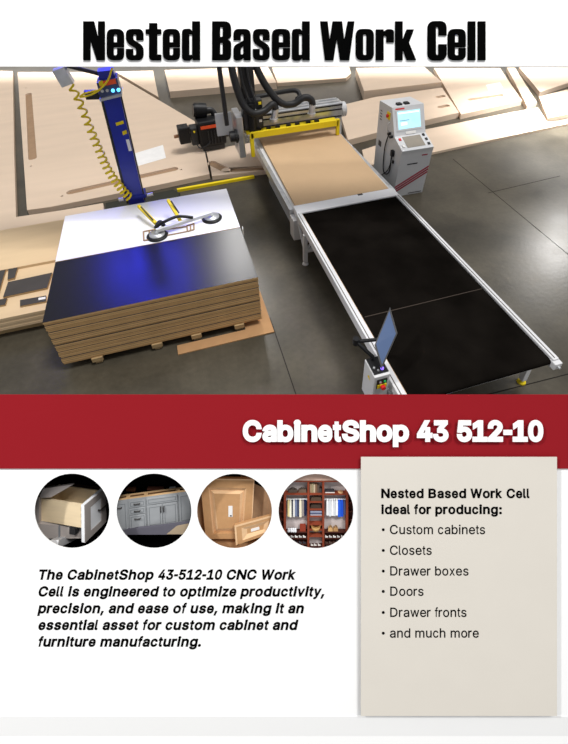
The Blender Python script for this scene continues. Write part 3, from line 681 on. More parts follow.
# little brown skids of the frame
for q4 in ([(143.5, 232), (155, 230), (155.5, 239), (144, 241)], [(187, 226), (194, 224), (194, 230), (187.5, 232)]):
    P4 = [at(x, y, zf)-c3 for x, y in q4]; mb = MB()
    for i in range(4): mb.beam((P4[i].x, P4[i].y, .008), (P4[(i+1) % 4].x, P4[(i+1) % 4].y, .008), .022, .014)
    mb.beam((P4[0]+P4[1])/2*Vector((1, 1, 0)).x if False else ((P4[0].x+P4[1].x)/2, (P4[0].y+P4[1].y)/2, .008), ((P4[2].x+P4[3].x)/2, (P4[2].y+P4[3].y)/2, .008), .02, .014)
    obj('wooden_foot', mb, M_['pocket'], t, 'brown wooden foot frame')
P4 = [at(x, y, zf)-c3 for x, y in ((155, 231), (187, 227))]
obj('foot_rail', MB().beam((P4[0].x, P4[0].y, .008), (P4[1].x, P4[1].y, .008), .018, .014), M_['pocket'], t)
P4 = [at(x, y, zf)-c3 for x, y in ((155.5, 238), (187, 232))]
obj('foot_rail', MB().beam((P4[0].x, P4[0].y, .008), (P4[1].x, P4[1].y, .008), .018, .014), M_['pocket'], t)

# ================================================================== SIGNS
D = 3.1
BM = Matrix.Translation(EYE+fw*D) @ ROT
def pg(px, py, h=0, d=D):
    """a point of the board's own plane (x right, y up, z out of the board), h off its face"""
    k = (d-h)/F; return Vector(((px-CX)*k, -(py-CY)*k, h))
def pgbox(mb, x0, x1, y0, y1, h0, h1, d=D):
    a, b = pg(x0, y1, h1, d), pg(x1, y0, h1, d)
    return mb.box(a.x, b.x, a.y, b.y, h0, h1)
try: INTER = bpy.data.fonts.load(bpy.utils.resource_path('LOCAL')+'/datafiles/fonts/Inter.woff2')
except Exception: INTER = None
_gl = {}
def glyph(ch):
    """outer outlines and holes of one character, in units of the cap height"""
    if ch in _gl: return _gl[ch]
    cu = bpy.data.curves.new('lettering', 'FONT'); cu.body = ch
    if INTER: cu.font = INTER
    o = bpy.data.objects.new('tmp_lettering', cu); COL.objects.link(o); o.select_set(False)
    dg = bpy.context.evaluated_depsgraph_get(); dg.update()
    oc = o.evaluated_get(dg).to_curve(dg) ; loops = []
    for sp in oc.splines:
        pts = []; bp = sp.bezier_points; n = len(bp)
        for i in range(n):
            a, b = bp[i], bp[(i+1) % n]
            p0, p1, p2, p3 = a.co, a.handle_right, b.handle_left, b.co
            st = abs((p1-p0).cross(p3-p0).length)+abs((p2-p0).cross(p3-p0).length) < 1e-6
            for k in range(1 if st else 6):
                t = k/6; q = p0*(1-t)**3+p1*3*t*(1-t)**2+p2*3*t*t*(1-t)+p3*t**3
                if not pts or (Vector((q.x, q.y))-pts[-1]).length > 1e-4: pts.append(Vector((q.x, q.y)))
        if len(pts) > 2 and (pts[0]-pts[-1]).length < 1e-4: pts.pop()
        if len(pts) > 2: loops.append(pts)
    o.evaluated_get(dg).to_curve_clear(); COL.objects.unlink(o); bpy.data.objects.remove(o)
    ar = lambda l: sum(l[i].x*l[(i+1) % len(l)].y-l[(i+1) % len(l)].x*l[i].y for i in range(len(l)))
    big = max(loops, key=lambda l: abs(ar(l))); sg = ar(big) > 0
    outs = [l for l in loops if (ar(l) > 0) == sg]; holes = [l for l in loops if (ar(l) > 0) != sg]
    if not sg: outs = [l[::-1] for l in outs]; holes = [l[::-1] for l in holes]
    _gl[ch] = (outs, holes); return _gl[ch]
def inside(p, l):
    c_ = False
    for i in range(len(l)):
        a, b = l[i], l[i-1]
        if (a.y > p.y) != (b.y > p.y) and p.x < (b.x-a.x)*(p.y-a.y)/(b.y-a.y)+a.x: c_ = not c_
    return c_
def grow(l, d):
    """outline pushed outwards by d (holes run clockwise and so shrink)"""
    out = []; n = len(l)
    for i in range(n):
        a, b, c_ = l[i-1], l[i], l[(i+1) % n]
        u, v = (b-a).normalized(), (c_-b).normalized()
        n1, n2 = Vector((u.y, -u.x)), Vector((v.y, -v.x)); m = n1+n2
        m = m/max(m.length_squared/2, .5) if m.length > 1e-6 else n1
        out.append(b+m*d)
    return out
CAP = max(p.y for l in glyph('H')[0] for p in l)
def char_mb(ch, offset, shear, xa, xb, base, cap, h0, h1, d=D, natural=None):
    """one character between xa and xb (px); natural = px per glyph unit keeps its own width, centred"""
    outs, holes = glyph(ch); outs = [grow(l, offset*CAP) for l in outs]; holes = [grow(l, offset*CAP) for l in holes]
    xs = [p.x for l in outs for p in l]; mn, mx = min(xs), max(xs)
    sx = (xb-xa)/(mx-mn)
    if natural and natural*(mx-mn) < (xb-xa): sx = natural; xa, xb = (xa+xb)/2-sx*(mx-mn)/2, (xa+xb)/2+sx*(mx-mn)/2
    k = (d-h1)/F; sy = cap/(CAP*(1+2*offset)) ; mb = MB()
    f = lambda l: [((xa+(p.x-mn)*sx+shear*(p.y+offset*CAP)*sy-CX)*k, -(base-(p.y+offset*CAP)*sy-CY)*k) for p in l]
    loops = [[Vector(p) for p in f(l)] for l in outs+holes]
    # fill by winding number, so that outlines which cross themselves still fill whole
    pts = [p for l in loops for p in l]; ed = []; o_ = 0
    for l in loops: ed += [(o_+i, o_+(i+1) % len(l)) for i in range(len(l))]; o_ += len(l)
    vv_, _, ff, *_r = delaunay_2d_cdt(pts, ed, [], 0, 1e-7)
    def wind(p):
        w_ = 0
        for l in loops:
            for i in range(len(l)):
                a, b = l[i-1], l[i]; cr = (b.x-a.x)*(p.y-a.y)-(p.x-a.x)*(b.y-a.y)
                if a.y <= p.y < b.y and cr > 0: w_ += 1
                elif b.y <= p.y < a.y and cr < 0: w_ -= 1
        return w_
    keep = []
    for t_ in ff:
        c_ = sum((vv_[i] for i in t_), Vector((0, 0)))/len(t_)
        if wind(c_) != 0:
            a, b, q = vv_[t_[0]], vv_[t_[1]], vv_[t_[2]]
            keep.append(tuple(t_) if (b-a).cross(q-a) > 0 else tuple(t_[::-1]))
    n = len(vv_); dirs = {(t_[i], t_[(i+1) % len(t_)]) for t_ in keep for i in range(len(t_))}
    side = [(a, b, b+n, a+n) for a, b in dirs if (b, a) not in dirs]
    mb.add([(p.x, p.y, h0) for p in vv_]+[(p.x, p.y, h1) for p in vv_], [tuple(i+n for i in t_) for t_ in keep]+[t_[::-1] for t_ in keep]+side)
    return mb
HR = dict(zip('abcdefghijklmnopqrstuvwxyz', (556, 556, 500, 556, 556, 278, 556, 556, 222, 222, 500, 222, 833, 556, 556, 556, 556, 333, 500, 278, 556, 500, 722, 500, 500, 500)))
HR.update({'A': 667, 'B': 667, 'C': 722, 'D': 722, 'N': 722, 'S': 667, 'T': 611, 'W': 944, ' ': 278, '.': 278, ',': 278, ':': 278, '-': 333})
HB = dict(zip('abcdefghijklmnopqrstuvwxyz', (556, 611, 556, 611, 556, 333, 611, 611, 278, 278, 556, 278, 889, 611, 611, 611, 611, 389, 556, 333, 611, 556, 778, 556, 556, 500)))
HB.update({'A': 722, 'B': 722, 'C': 722, 'D': 722, 'N': 722, 'S': 667, 'T': 611, 'W': 944, ' ': 278, '.': 278, ',': 278, ':': 333, '-': 333})
for d_ in '0123456789': HR[d_] = HB[d_] = 556
def text_line(body, x0, x1, base, em, bold, shear, parent, m, h0=.0, h1=.002, offset=None, d=D):
    Wd = HB if bold else HR
    tot_ = sum(Wd[ch] for ch in body)/1000; fs = (x1-x0)/(tot_-.1); pen = x0-.06*fs
    mb = MB()
    for ch in body:
        wd = Wd[ch]/1000*fs
        if ch != ' ':
            e = .035*fs if bold else .045*fs
            if ch in 'tfvwyTrW': e *= .5
            if ch in 'il.,:-': e = .03*fs
            q = char_mb(ch, (.055 if bold else .006) if offset is None else offset, shear, pen+e, pen+wd-e, base, em*.716, h0, h1, d, em*.716/CAP*(1.0 if bold else .97))
            mb.add(q.v, q.f)
        pen += wd
    return obj('lettering', mb, m, parent, 'line reading ' + body.rstrip(',.:'))

# ---- leaning display board with four round openings
t = thing('display_board', 'big white leaning display board with four round windows in front of the machines', 'display board', M=BM)
HOLES = [(72, 511, 37.4), (154, 511, 37.4), (234.5, 511.2, 37.4), (316, 511.3, 37.4)]
hl = []
for x, y, r_ in HOLES:
    q = pg(x, y); rr = r_*D/F; hl.append([(q.x+rr*math.cos(2*PI*k/72), q.y+rr*math.sin(2*PI*k/72)) for k in range(72)])
a, b = pg(-14, 752), pg(582, 395)
obj('board_panel', MB().prism([(a.x, a.y), (b.x, a.y), (b.x, b.y), (a.x, b.y)], -.006, 0, hl), M_['page'], t)
lo = []
f1, f2 = pg(-14, 735.5), pg(582, 716)
obj('footer_band', MB().box(f1.x, f2.x, f1.y, f2.y, .0, .002), M_['foot'], t, 'light grey footer band')
y_ = 0
for body, x1_, bs in (('The CabinetShop 43-512-10 CNC Work', 294.5, 579.8), ('Cell is engineered to optimize productivity,', 323.8, 596.6), ('precision, and ease of use, making it an', 303, 613.4),
                      ('essential asset for custom cabinet and', 296.3, 630.1), ('furniture manufacturing.', 200.5, 646.8)):
    text_line(body, 38, x1_, bs, 14.2, True, .21, t, M_['ink'])
inv = BM.inverted()
for sx_ in (-1.6, 1.75):
    p0 = BM @ Vector((sx_, -2.2, -.05)); pf = Vector((p0.x+.15, p0.y+.75, 0)); p1_ = BM @ Vector((sx_, -3.3, -.05))
    obj('support_leg', MB().beam(inv @ p0, inv @ pf, .06, .05), M_['steel'], t)
    pz = Vector((p1_.x, p1_.y, 0)); obj('support_leg', MB().beam(inv @ (p1_+Vector((0, 0, .02))), inv @ pz, .06, .05), M_['steel'], t)

# ---- red banner
t = thing('banner_sign', 'wide dark red banner across the top of the display board', 'sign', M=BM)
a, b = pg(-14, 468.7, .012), pg(582, 395, .012)
obj('banner_plate', MB().box(a.x, b.x, a.y, b.y, .001, .012), M_['red'], t)
LT = []
for word, x0, x1 in (('CabinetShop', 242.5, 409.3), ('43', 416.8, 448.8), ('512-10', 456.8, 543.6)):
    tot_ = sum(HB[ch] for ch in word); pen = x0
    for ch in word:
        wd = HB[ch]/tot_*(x1-x0); obj('letter', char_mb(ch, .078, 0, pen+.2, pen+wd-.2, 441.9, 21.4, .034, .04), M_['white_letter'], t, 'white character ' + ch); pen += wd
# ---- beige panel
t = thing('info_panel', 'raised beige panel listing products, over the lower right of the board', 'sign', M=BM)
mb = MB(); pgbox(mb, 361, 557, 457.2, 716, .034, .04)
obj('panel_plate', mb, M_['beige'], t)
obj('standoff', MB().box(*(lambda a, b: (a.x, b.x, a.y, b.y))(pg(380, 700), pg(400, 690)), .0022, .034).box(*(lambda a, b: (a.x, b.x, a.y, b.y))(pg(520, 490), pg(540, 480)), .0005, .034), M_['steel'], t)
h0, h1 = .04, .0415
text_line('Nested Based Work Cell', 381.6, 529.5, 498.2, 13.3, True, 0, t, M_['ink'], h0, h1)
text_line('ideal for producing:', 381.6, 502.2, 514.2, 13.3, True, 0, t, M_['ink'], h0, h1)
for body, x1_, bs in (('Custom cabinets', 485.2, 534.2), ('Closets', 431.8, 554.9), ('Drawer boxes', 468.6, 575.6), ('Doors', 423.6, 595.9), ('Drawer fronts', 466.6, 617), ('and much more', 478.9, 637.7)):
    text_line(body, 390, x1_, bs, 12.9, False, 0, t, M_['ink'], h0, h1, offset=.012)
    q = pg(383.3, bs-4.4, h1); rr = 1.45*(D-h1)/F
    obj('bullet_dot', MB().prism([(q.x+rr*math.cos(2*PI*k/14), q.y+rr*math.sin(2*PI*k/14)) for k in range(14)], h0, h1), M_['ink'], t)

# ---- hanging title sign
D2 = 6.0
TM = Matrix.Translation(EYE+fw*D2) @ ROT
t = thing('title_sign', 'wide white hanging sign with black condensed letters at the top', 'sign', M=TM)
a, b = pg(-60, 66.5, 0, D2), pg(628, -22, 0, D2)
obj('sign_plate', MB().box(a.x, b.x, a.y, b.y, -.004, 0), M_['page'], t)
def R(x, y, r): return (x, y, r)
def g_N(w): return [[(0, 0), (0, 38.6), (w*.5, 38.6), (w*.69, 22), (w*.69, 38.6), (w, 38.6), (w, 0), (w*.62, 0), (w*.33, 20), (w*.33, 0)]], []
def g_e(w):
    m = w/2; k = w*.105
    return [[(w, 13), (w, 31, 6.5), (0, 31, 6.5), (0, 0, 6.5), (w, 0, 6.5), (w, 11.9), (m+k, 11.9), (m+k, 4.6, 1.6), (m-k, 4.6, 1.6), (m-k, 13)]], [[(m-k, 17.6), (m+k, 17.6), (m+k, 25.8, 1.6), (m-k, 25.8, 1.6)]]
def g_s(w):
    m = w/2; k = w*.09
    return [[(w, 20), (w, 31, 6), (0, 31, 6), (0, 17.5, 5), (m+k, 11.5, 2), (m+k, 4.6, 1.5), (m-k, 4.6, 1.5), (m-k, 11), (0, 11), (0, 0, 6), (w, 0, 6), (w, 14, 4), (m-k, 20.5, 2), (m-k, 26, 1.5), (m+k, 26, 1.5), (m+k, 20)]], []
def g_t(w): return [[(w*.22, 36.8), (w*.22, 30.7), (0, 30.7), (0, 26.2), (w*.22, 26.2), (w*.22, 0, 3.5), (w, -.2), (w, 5.2), (w*.74, 5.4, 1), (w*.74, 26.2), (w, 26.2), (w, 30.7), (w*.74, 30.7), (w*.74, 36.8)]], []
def g_d(w):
    return [[(w, 38.6), (w, 0), (w*.6, 0), (w*.57, 2), (w*.42, -.4, 1), (0, -.4, 5), (0, 31, 5), (w*.45, 31.2, 1), (w*.56, 29), (w*.56, 38.6)]], [[(w*.4, 5), (w*.56, 5), (w*.56, 26), (w*.4, 26)]]
def g_B(w): return [[(0, 0), (w, 0, 5.5), (w, 18.5, 5), (w*.8, 20.8), (w, 23, 5), (w, 38.6, 7), (0, 38.6)]], [[(w*.42, 5.5), (w*.56, 5.5, 1.5), (w*.56, 17.5, 1.5), (w*.42, 17.5)], [(w*.42, 23), (w*.56, 23, 1.5), (w*.56, 33.5, 1.5), (w*.42, 33.5)]]
def g_a(w): return [[(w, 0), (w, 31, 6.5), (0, 31, 6.5), (0, 20), (w*.42, 20), (w*.42, 26, 1.4), (w*.58, 26, 1.4), (w*.58, 19.5, 1), (0, 14, 4), (0, -.3, 4.5), (w*.4, -.3, 2), (w*.58, 2.5), (w*.6, 0)]], [[(w*.42, 5.5, 1), (w*.57, 5.5, 1), (w*.57, 14.5), (w*.42, 12, 2)]]
def g_W(w): return [[(0, 38.6), (w*.14, 0), (w*.39, 0), (w*.485, 21), (w*.58, 0), (w*.85, 0), (w, 38.6), (w*.8, 38.6), (w*.7, 20.5), (w*.64, 38.6), (w*.36, 38.6), (w*.28, 20.5), (w*.22, 38.6)]], []
def g_o(w):
    m = w/2; k = w*.09
    return [[(0, 0, 6.5), (w, 0, 6.5), (w, 31, 6.5), (0, 31, 6.5)]], [[(m-k, 4.8, 1.5), (m+k, 4.8, 1.5), (m+k, 26, 1.5), (m-k, 26, 1.5)]]
def g_r(w): return [[(0, 0), (w*.43, 0), (w*.43, 24.5), (w*.58, 24.5, 1.5), (w*.58, 17.8), (w, 17.8), (w, 30.5, 5), (w*.62, 30.8, 1.5), (w*.43, 28.5), (w*.43, 30.5), (0, 30.5)]], []
def g_k(w): return [[(0, 0), (w*.36, 0), (w*.36, 11.2), (w*.56, 0), (w, 0), (w*.66, 17.2), (w*.9, 30.5), (w*.54, 30.5), (w*.36, 20.5), (w*.36, 38.6), (0, 38.6)]], []
def g_C(w):
    m = w/2; k = w*.065
    return [[(w, 24.8), (w, 38.9, 7), (0, 38.9, 7), (0, -.3, 7), (w, -.3, 7), (w, 15.7), (w*.57, 15.7), (w*.57, 5, 1.3), (w*.44, 5, 1.3), (w*.44, 33.5, 1.3), (w*.57, 33.5, 1.3), (w*.57, 24.8)]], []
def g_l(w): return [[(0, 0), (w, 0), (w, 38.6), (0, 38.6)]], []
GL = dict(N=g_N, e=g_e, s=g_s, t=g_t, d=g_d, B=g_B, a=g_a, W=g_W, o=g_o, r=g_r, k=g_k, C=g_C, l=g_l)
words = [('Nested', 75, 4.369, [(35, 129), (138, 213), (222, 298), (308, 376), (383, 458), (467, 546)], 59.8, 1),
         ('Based', 200, 4.733, [(57, 147), (158, 240), (250, 330), (340, 427), (435, 520)], 59.8, 1),
         ('Work', 312, 5.164, [(42, 220), (226, 320), (330, 424), (430, 538)], 59.8, 1),
         ('Cell', 410, 6.311, [(112, 232), (240, 353), (366, 414), (430, 478)], 59.8, 1)]
for wd_, ox, sc, spans, base, _ in words:
    for ch, (xa, xb) in zip(wd_, spans):
        X0, X1 = ox+xa/sc, ox+xb/sc
        outs, holes = GL[ch](X1-X0); mb = MB(); k = (D2-.02)/F
        cv = lambda pts: [((X0+x-CX)*k, -(base-y-CY)*k) for x, y in rounded(pts)]
        mb.prism(cv(outs[0]), 0, .02, [cv(h_) for h_ in holes])
        obj('letter', mb, M_['ink'], t, 'black capital ' + ch if ch.isupper() else 'black letter ' + ch)
for sx_ in (-3.3, 0, 3.5):
    p0 = TM @ Vector((sx_, pg(0, -20, 0, D2).y, -.03)); inv2 = TM.inverted()
    obj('hanging_cable', MB().cyl(inv2 @ p0, inv2 @ (p0+Vector((0, 0, 4))), .012, 8), M_['blackm'], t)
# ================================================================== SMALL SCENES BEHIND THE FOUR ROUND WINDOWS
board = [o for o in COL.objects if o.name == 'display_board'][0]
MN = dict(
 nblack=mat('niche_black', (.004, .004, .004, 1), .9, .05), nkraft=mat('niche_kraft', rgb(190, 152, 118), .9, .05), nwhite=mat('niche_pale', rgb(206, 190, 184), .9, .05),
 maple=mat('maple_box', rgb(226, 205, 170), .7, .1, noise=(5, .05), scale=(1, 6, 1)), grey=mat('warm_grey_paint', rgb(168, 160, 156), .7, .1), cab=mat('cabinet_grey', rgb(160, 163, 166), .7, .1, noise=(20, .03)),
 white=mat('white_front_paint', rgb(236, 238, 242), .6, .1), groove=mat('door_groove', rgb(120, 123, 127), .8, .05), pulls=mat('dark_pull', rgb(52, 48, 46), .4, .3),
 cutwood=mat('cut_pine', rgb(214, 176, 130), .8, .1), inner=mat('cabinet_inside', rgb(120, 84, 58), .9, .05), purple=mat('grey_floor', rgb(96, 94, 104), .9, .05),
 card=mat('cardboard', rgb(170, 152, 128), .9, .05), fmdf=mat('raw_mdf', rgb(186, 144, 102), .8, .05, noise=(30, .05)), bev=mat('routed_mdf', rgb(218, 182, 142), .8, .05, noise=(30, .04)),
 cherry=mat('cherry_wood', rgb(134, 64, 44), .6, .1, noise=(12, .15)), cherryd=mat('dark_cherry', rgb(70, 38, 32), .7, .1, noise=(12, .15)), cback=mat('closet_wall', rgb(196, 186, 184), .9, 0),
)
def cm(name, c): return mat(name, rgb(*c), .85, .05, noise=(40, .06))
HM = [lambda h: h]
def niche(i, m, depth):
    x, y, r_ = HOLES[i]; q = pg(x, y); w_ = .282; mb = MB(); t_ = .003
    # the box slants away from the eye level of the hall, so its back lies straight behind the opening
    sx, sy = q.x/D, q.y/D
    def P_(a, b, h): return (q.x+a+sx*(-h), q.y+b+sy*(-h), h)
    def slab_(a0, a1, b0, b1, h0, h1):
        vs = [P_(a, b, h) for h in (h0, h1) for a, b in ((a0, b0), (a1, b0), (a1, b1), (a0, b1))]
        mb.add(vs, [(3, 2, 1, 0), (4, 5, 6, 7), (0, 1, 5, 4), (1, 2, 6, 5), (2, 3, 7, 6), (3, 0, 4, 7)])
    slab_(-w_, w_, -w_, w_, -depth-t_, -depth)
    for a, b, c_, d_ in ((-w_, -w_+t_, -w_, w_), (w_-t_, w_, -w_, w_), (-w_+t_, w_-t_, -w_, -w_+t_), (-w_+t_, w_-t_, w_-t_, w_)):
        slab_(a, b, c_, d_, -depth, -.0065)
    obj('window_box', mb, m, board)
niche(0, MN['nblack'], .46); niche(1, MN['nblack'], .3); niche(2, MN['nkraft'], .2); niche(3, MN['cback'], .1)
class BT:
    """a thing standing in the board's frame; shapes are given in board coordinates"""
    def __init__(s, name, label, cat, o, group=None):
        s.o = Vector(o); s.t = thing(name, label, cat, group=group, M=BM @ Matrix.Translation(s.o)); s.M = Matrix.Translation(-s.o)
    def part(s, name, mb, m, label=None, parent=None): return obj(name, mb, m, parent or s.t, label, s.M if parent is None else None)
def single(name, mb, m, label, cat, o, group=None):
    for i, v in enumerate(mb.v): mb.v[i] = v-Vector(o)
    ob = obj(name, mb, m); ob.matrix_world = BM @ Matrix.Translation(Vector(o)); return tag(ob, label, cat, group)
def zz_(ox, oy): return lambda x, y, h=0: pg(ox+x/6.682, oy+y/6.682, HM[0](h))
def zbox(Z, x0, x1, y0, y1, h0, h1, mb=None):
    a, b = Z(x0, y1, h1), Z(x1, y0, h1); return (mb or MB()).box(a.x, b.x, a.y, b.y, HM[0](h0), HM[0](h1))
def zpoly(Z, pts, h0, h1, holes=(), mb=None):
    f = lambda l: [tuple(Z(x, y, h1)[:2]) for x, y in l]
    return (mb or MB()).prism(f(pts), HM[0](h0), HM[0](h1), [f(h_) for h_ in holes])

# ---- 1: open drawer
Z = zz_(30, 468)
def box_frame(O, A, B, V, h, g):
    """three mutually square edges from the corner O (at depth h) that run to the sight lines A, B and V; g = first guess of their depths"""
    o_ = Z(O[0], O[1], h); q = list(g)
    E_ = lambda: [Z(p[0], p[1], h+q[i])-o_ for i, p in enumerate((A, B, V))]
    def r_():
        a, b, v = E_(); return Vector((a.dot(b), b.dot(v), a.dot(v)))
    for _ in range(40):
        f0 = r_(); J = []
        for i in range(3):
            q[i] += 1e-5; J.append((r_()-f0)/1e-5); q[i] -= 1e-5
        dx = Matrix(J).transposed().inverted() @ (-f0); mxs = max(abs(v) for v in dx); k = min(1, .05/max(mxs, 1e-9))
        for i in range(3): q[i] += dx[i]*k
    a, b, v = E_()
    return o_, a, b, v
o1, ea, eb, ev = box_frame((70, 352), (358, 402), (195, 252), (68, 200), -.2, (.1, -.25, .05))
FR = Matrix.Translation(o1) @ Matrix((ea.normalized(), eb.normalized(), ev.normalized())).transposed().to_4x4()
La, Wb, Hv = ea.length, eb.length, ev.length
print('drawer', La, Wb, Hv, ea, eb, ev)
d_ = BT('wooden_drawer', 'open maple drawer with a white front behind the first round window', 'drawer', o1)
T_ = .012
d_.part('side_board', MB().box(0, La, 0, T_, 0, Hv, FR), MN['maple'])
d_.part('side_board', MB().box(0, La, Wb-T_, Wb, 0, Hv, FR), MN['maple'])
d_.part('back_board', MB().box(0, T_, T_, Wb-T_, 0, Hv, FR), MN['maple'])
d_.part('bottom_board', MB().box(T_, La, T_, Wb-T_, .012, .018, FR), MN['maple'])
fr_ = d_.part('drawer_front', MB().box(La, La+.025, -.022, Wb+.03, -.085, Hv+.012, FR), MN['white'], 'white drawer front')
d_.part('front_frame', MB().box(La+.025, La+.03, -.022, Wb+.03, .13, Hv+.012, FR).box(La+.025, La+.03, -.022, Wb+.03, -.085, -.04, FR).box(La+.025, La+.03, -.022, .04, -.04, .13, FR).box(La+.025, La+.03, Wb-.03, Wb+.03, -.04, .13, FR), MN['grey'])
d_.part('pull_handle', MB().tube([FR @ Vector((La+.03, .12, .06)), FR @ Vector((La+.05, .13, .06)), FR @ Vector((La+.05, .21, .06)), FR @ Vector((La+.03, .22, .06))], .006, 8), MN['pulls'])
for k in range(3): d_.part('dovetail', MB().box(La-.02, La-.004, -.001, 0, .03+k*.045, .055+k*.045, FR), cm('dovetail_brown', (150, 112, 76)))
d_.part('slide_rail', MB().box(.03, La-.01, .03, .06, -.03, -.004, FR), M_['alu'])
d_.part('slide_clip', MB().box(La-.12, La-.07, -.002, .05, -.06, -.008, FR), M_['blackm'])
k1 = BT('drawer_cabinet', 'warm grey cabinet body around the open maple drawer', 'cabinet', Z(60, 300, -.2))
k1.part('face_stile', zbox(Z, 20, 62, 195, 380, -.2, -.17), MN['grey'])
k1.part('top_rail', zpoly(Z, [(64, 190), (88, 138), (290, 110), (140, 196), (70, 200)], -.172, -.152), MN['grey'])
k1.part('lower_front', zpoly(Z, [(40, 372), (190, 385), (350, 408), (352, 470), (110, 472), (60, 420)], -.2, -.165), MN['grey'])
k1.part('lower_stile', zbox(Z, 190, 200, 385, 470, -.163, -.158), MN['groove'])
k1.part('back_wall', zpoly(Z, [(60, 130), (120, 105), (300, 108), (470, 128), (470, 300), (60, 300)], -.455, -.45), cm('brown_back', (92, 66, 50)))

# ---- 2: run of grey cabinets
Z = zz_(111, 468)
o2, ex, ew, eu = box_frame((20, 438), (520, 366), (28, 405), (8, 222), -.1, (-.02, -.12, .05))
G = Matrix.Translation(o2) @ Matrix((ex.normalized(), eu.normalized(), -ew.normalized())).transposed().to_4x4()
px_ = ex.length/500; DC = min(max(ew.length, .04), .14)
print('cabinets', ex.length, ew.length, eu.length, ex, ew, eu)
def U(v): return v*px_
HC = eu.length
def base_cabinet(x0, x1, label, fronts, doors_pulls):
    c_ = BT('base_cabinet', label, 'cabinet', G @ Vector((U(x0), 0, 0)), 'grey base cabinets behind the second round window')
    a, b = U(x0-20), U(x1-20)
    c_.part('body', MB().box(a, b, 0, HC, -DC, -DC+.01, G).box(a, a+.006, 0, HC-.001, -DC+.01, -.006, G).box(b-.006, b, 0, HC-.001, -DC+.01, -.006, G).box(a, b, .01, .02, -DC+.01, -.006, G), MN['inner'])
    c_.part('top_frame', MB().box(a, b, HC, HC+.006, -.012, 0, G).box(a, b, HC, HC+.006, -DC, -DC+.01, G).box(a, a+.012, HC, HC+.006, -DC+.01, -.012, G).box(b-.012, b, HC, HC+.006, -DC+.01, -.012, G), MN['cutwood'], 'bare pine top frame')
    c_.part('face_frame', MB().box(a, b, 0, HC, -.006, 0, G), MN['cab'])
    for (u0, u1, y0, y1, kind) in fronts:
        a0, b0, c0, d0 = U(u0-20), U(u1-20), HC*(1-y1), HC*(1-y0)
        f_ = c_.part('door' if kind == 'door' else 'drawer', MB().box(a0, b0, c0, d0, .0005, .008, G), MN['cab'])
        e = .008 if kind != 'door' else .012
        e = min(e, (d0-c0)*.24)
        obj('panel_groove', MB().prism([(a0+e, c0+e), (b0-e, c0+e), (b0-e, d0-e), (a0+e, d0-e)], .008, .0085, [[(a0+e+.004, c0+e+.004), (b0-e-.004, c0+e+.004), (b0-e-.004, d0-e-.004), (a0+e+.004, d0-e-.004)]], G), MN['groove'], f_)
    for (u, y, vert) in doors_pulls:
        ux, uy = U(u-20), HC*(1-y); s_ = .02
        p, q = (Vector((ux, uy-s_, .016)), Vector((ux, uy+s_, .016))) if vert else (Vector((ux-s_, uy, .016)), Vector((ux+s_, uy, .016)))
        c_.part('handle', MB().tube([G @ (p-Vector((0, 0, .01))), G @ p, G @ q, G @ (q-Vector((0, 0, .01)))], .0035, 8), MN['pulls'])
base_cabinet(0, 121, 'grey base cabinet at the left end of the cabinet row, one wide door', [(6, 115, .06, .93, 'door')], [(62, .2, False)])
base_cabinet(122, 238, 'grey base cabinet with a column of three drawers', [(128, 232, .06, .25, 'dr'), (128, 232, .29, .47, 'dr'), (128, 232, .51, .93, 'dr')], [(180, .15, False), (180, .37, False), (180, .61, False)])
base_cabinet(239, 452, 'widest grey base cabinet, with two doors under a long drawer', [(245, 446, .05, .23, 'dr'), (245, 343, .28, .93, 'door'), (348, 446, .28, .93, 'door')], [(336, .42, True), (355, .42, True)])
base_cabinet(453, 550, 'grey base cabinet at the right end of the cabinet row', [(459, 545, .06, .93, 'door')], [])
single('floor_slab', zpoly(Z, [(30, 450), (30, 418), (300, 392), (540, 360), (540, 445), (30, 446)], -.12, -.1), MN['purple'], 'dark grey floor slab in front of the small grey cabinets', 'floor slab', Z(250, 420, -.11))
single('cardboard_sheet', zpoly(Z, [(372, 443), (440, 388), (520, 372), (520, 443)], -.098, -.094), MN['card'], 'tan cardboard sheet on the floor slab right of the small cabinets', 'cardboard', Z(450, 420, -.096))
single('lumber_offcut', zbox(Z, 385, 425, 139, 152, -.25, -.22), MN['white'], 'pale offcut lying behind the widest small cabinet', 'offcut', Z(400, 145, -.24))
single('lumber_offcut', zbox(Z, 100, 160, 140, 156, -.25, -.22), cm('brown_offcut', (130, 84, 60)), 'brown offcut lying behind the small drawer cabinet', 'offcut', Z(130, 148, -.24))
single('lumber_offcut', zbox(Z, 240, 350, 138, 150, -.25, -.22), cm('reddish_offcut', (96, 60, 48)), 'long reddish offcut behind the middle of the cabinet row', 'offcut', Z(300, 144, -.24))

# ---- 3: raised panel door and drawer front
Z = zz_(191, 468)
single('kraft_board', zpoly(Z, [(410, 90), (440, 100), (560, 190), (560, 340), (400, 350)], -.18, -.16), cm('kraft_sheet', (192, 156, 122)), 'brown kraft board leaning behind the raised panel door', 'board', Z(480, 230, -.17))
single('dark_block', zpoly(Z, [(190, 30), (340, 30), (330, 62), (200, 64)], -.19, -.17), MN['nblack'], 'dark block above the raised panel door', 'block', Z(270, 48, -.18))
single('dark_block', zpoly(Z, [(418, 78), (470, 110), (476, 128), (424, 104)], -.155, -.14), MN['nblack'], 'small dark block right of the raised panel door top', 'block', Z(446, 104, -.15))
dd = BT('panel_door', 'raw brown fibreboard cabinet door with a raised centre panel', 'cabinet door', Z(250, 270, -.12))
O_ = [(60, 70), (418, 75), (396, 474), (98, 474)]; I1 = [(116, 130), (370, 136), (348, 436), (146, 440)]; I2 = [(152, 170), (328, 174), (320, 402), (180, 406)]
dd.part('frame', zpoly(Z, O_, -.13, -.1, [I1]), MN['fmdf'])
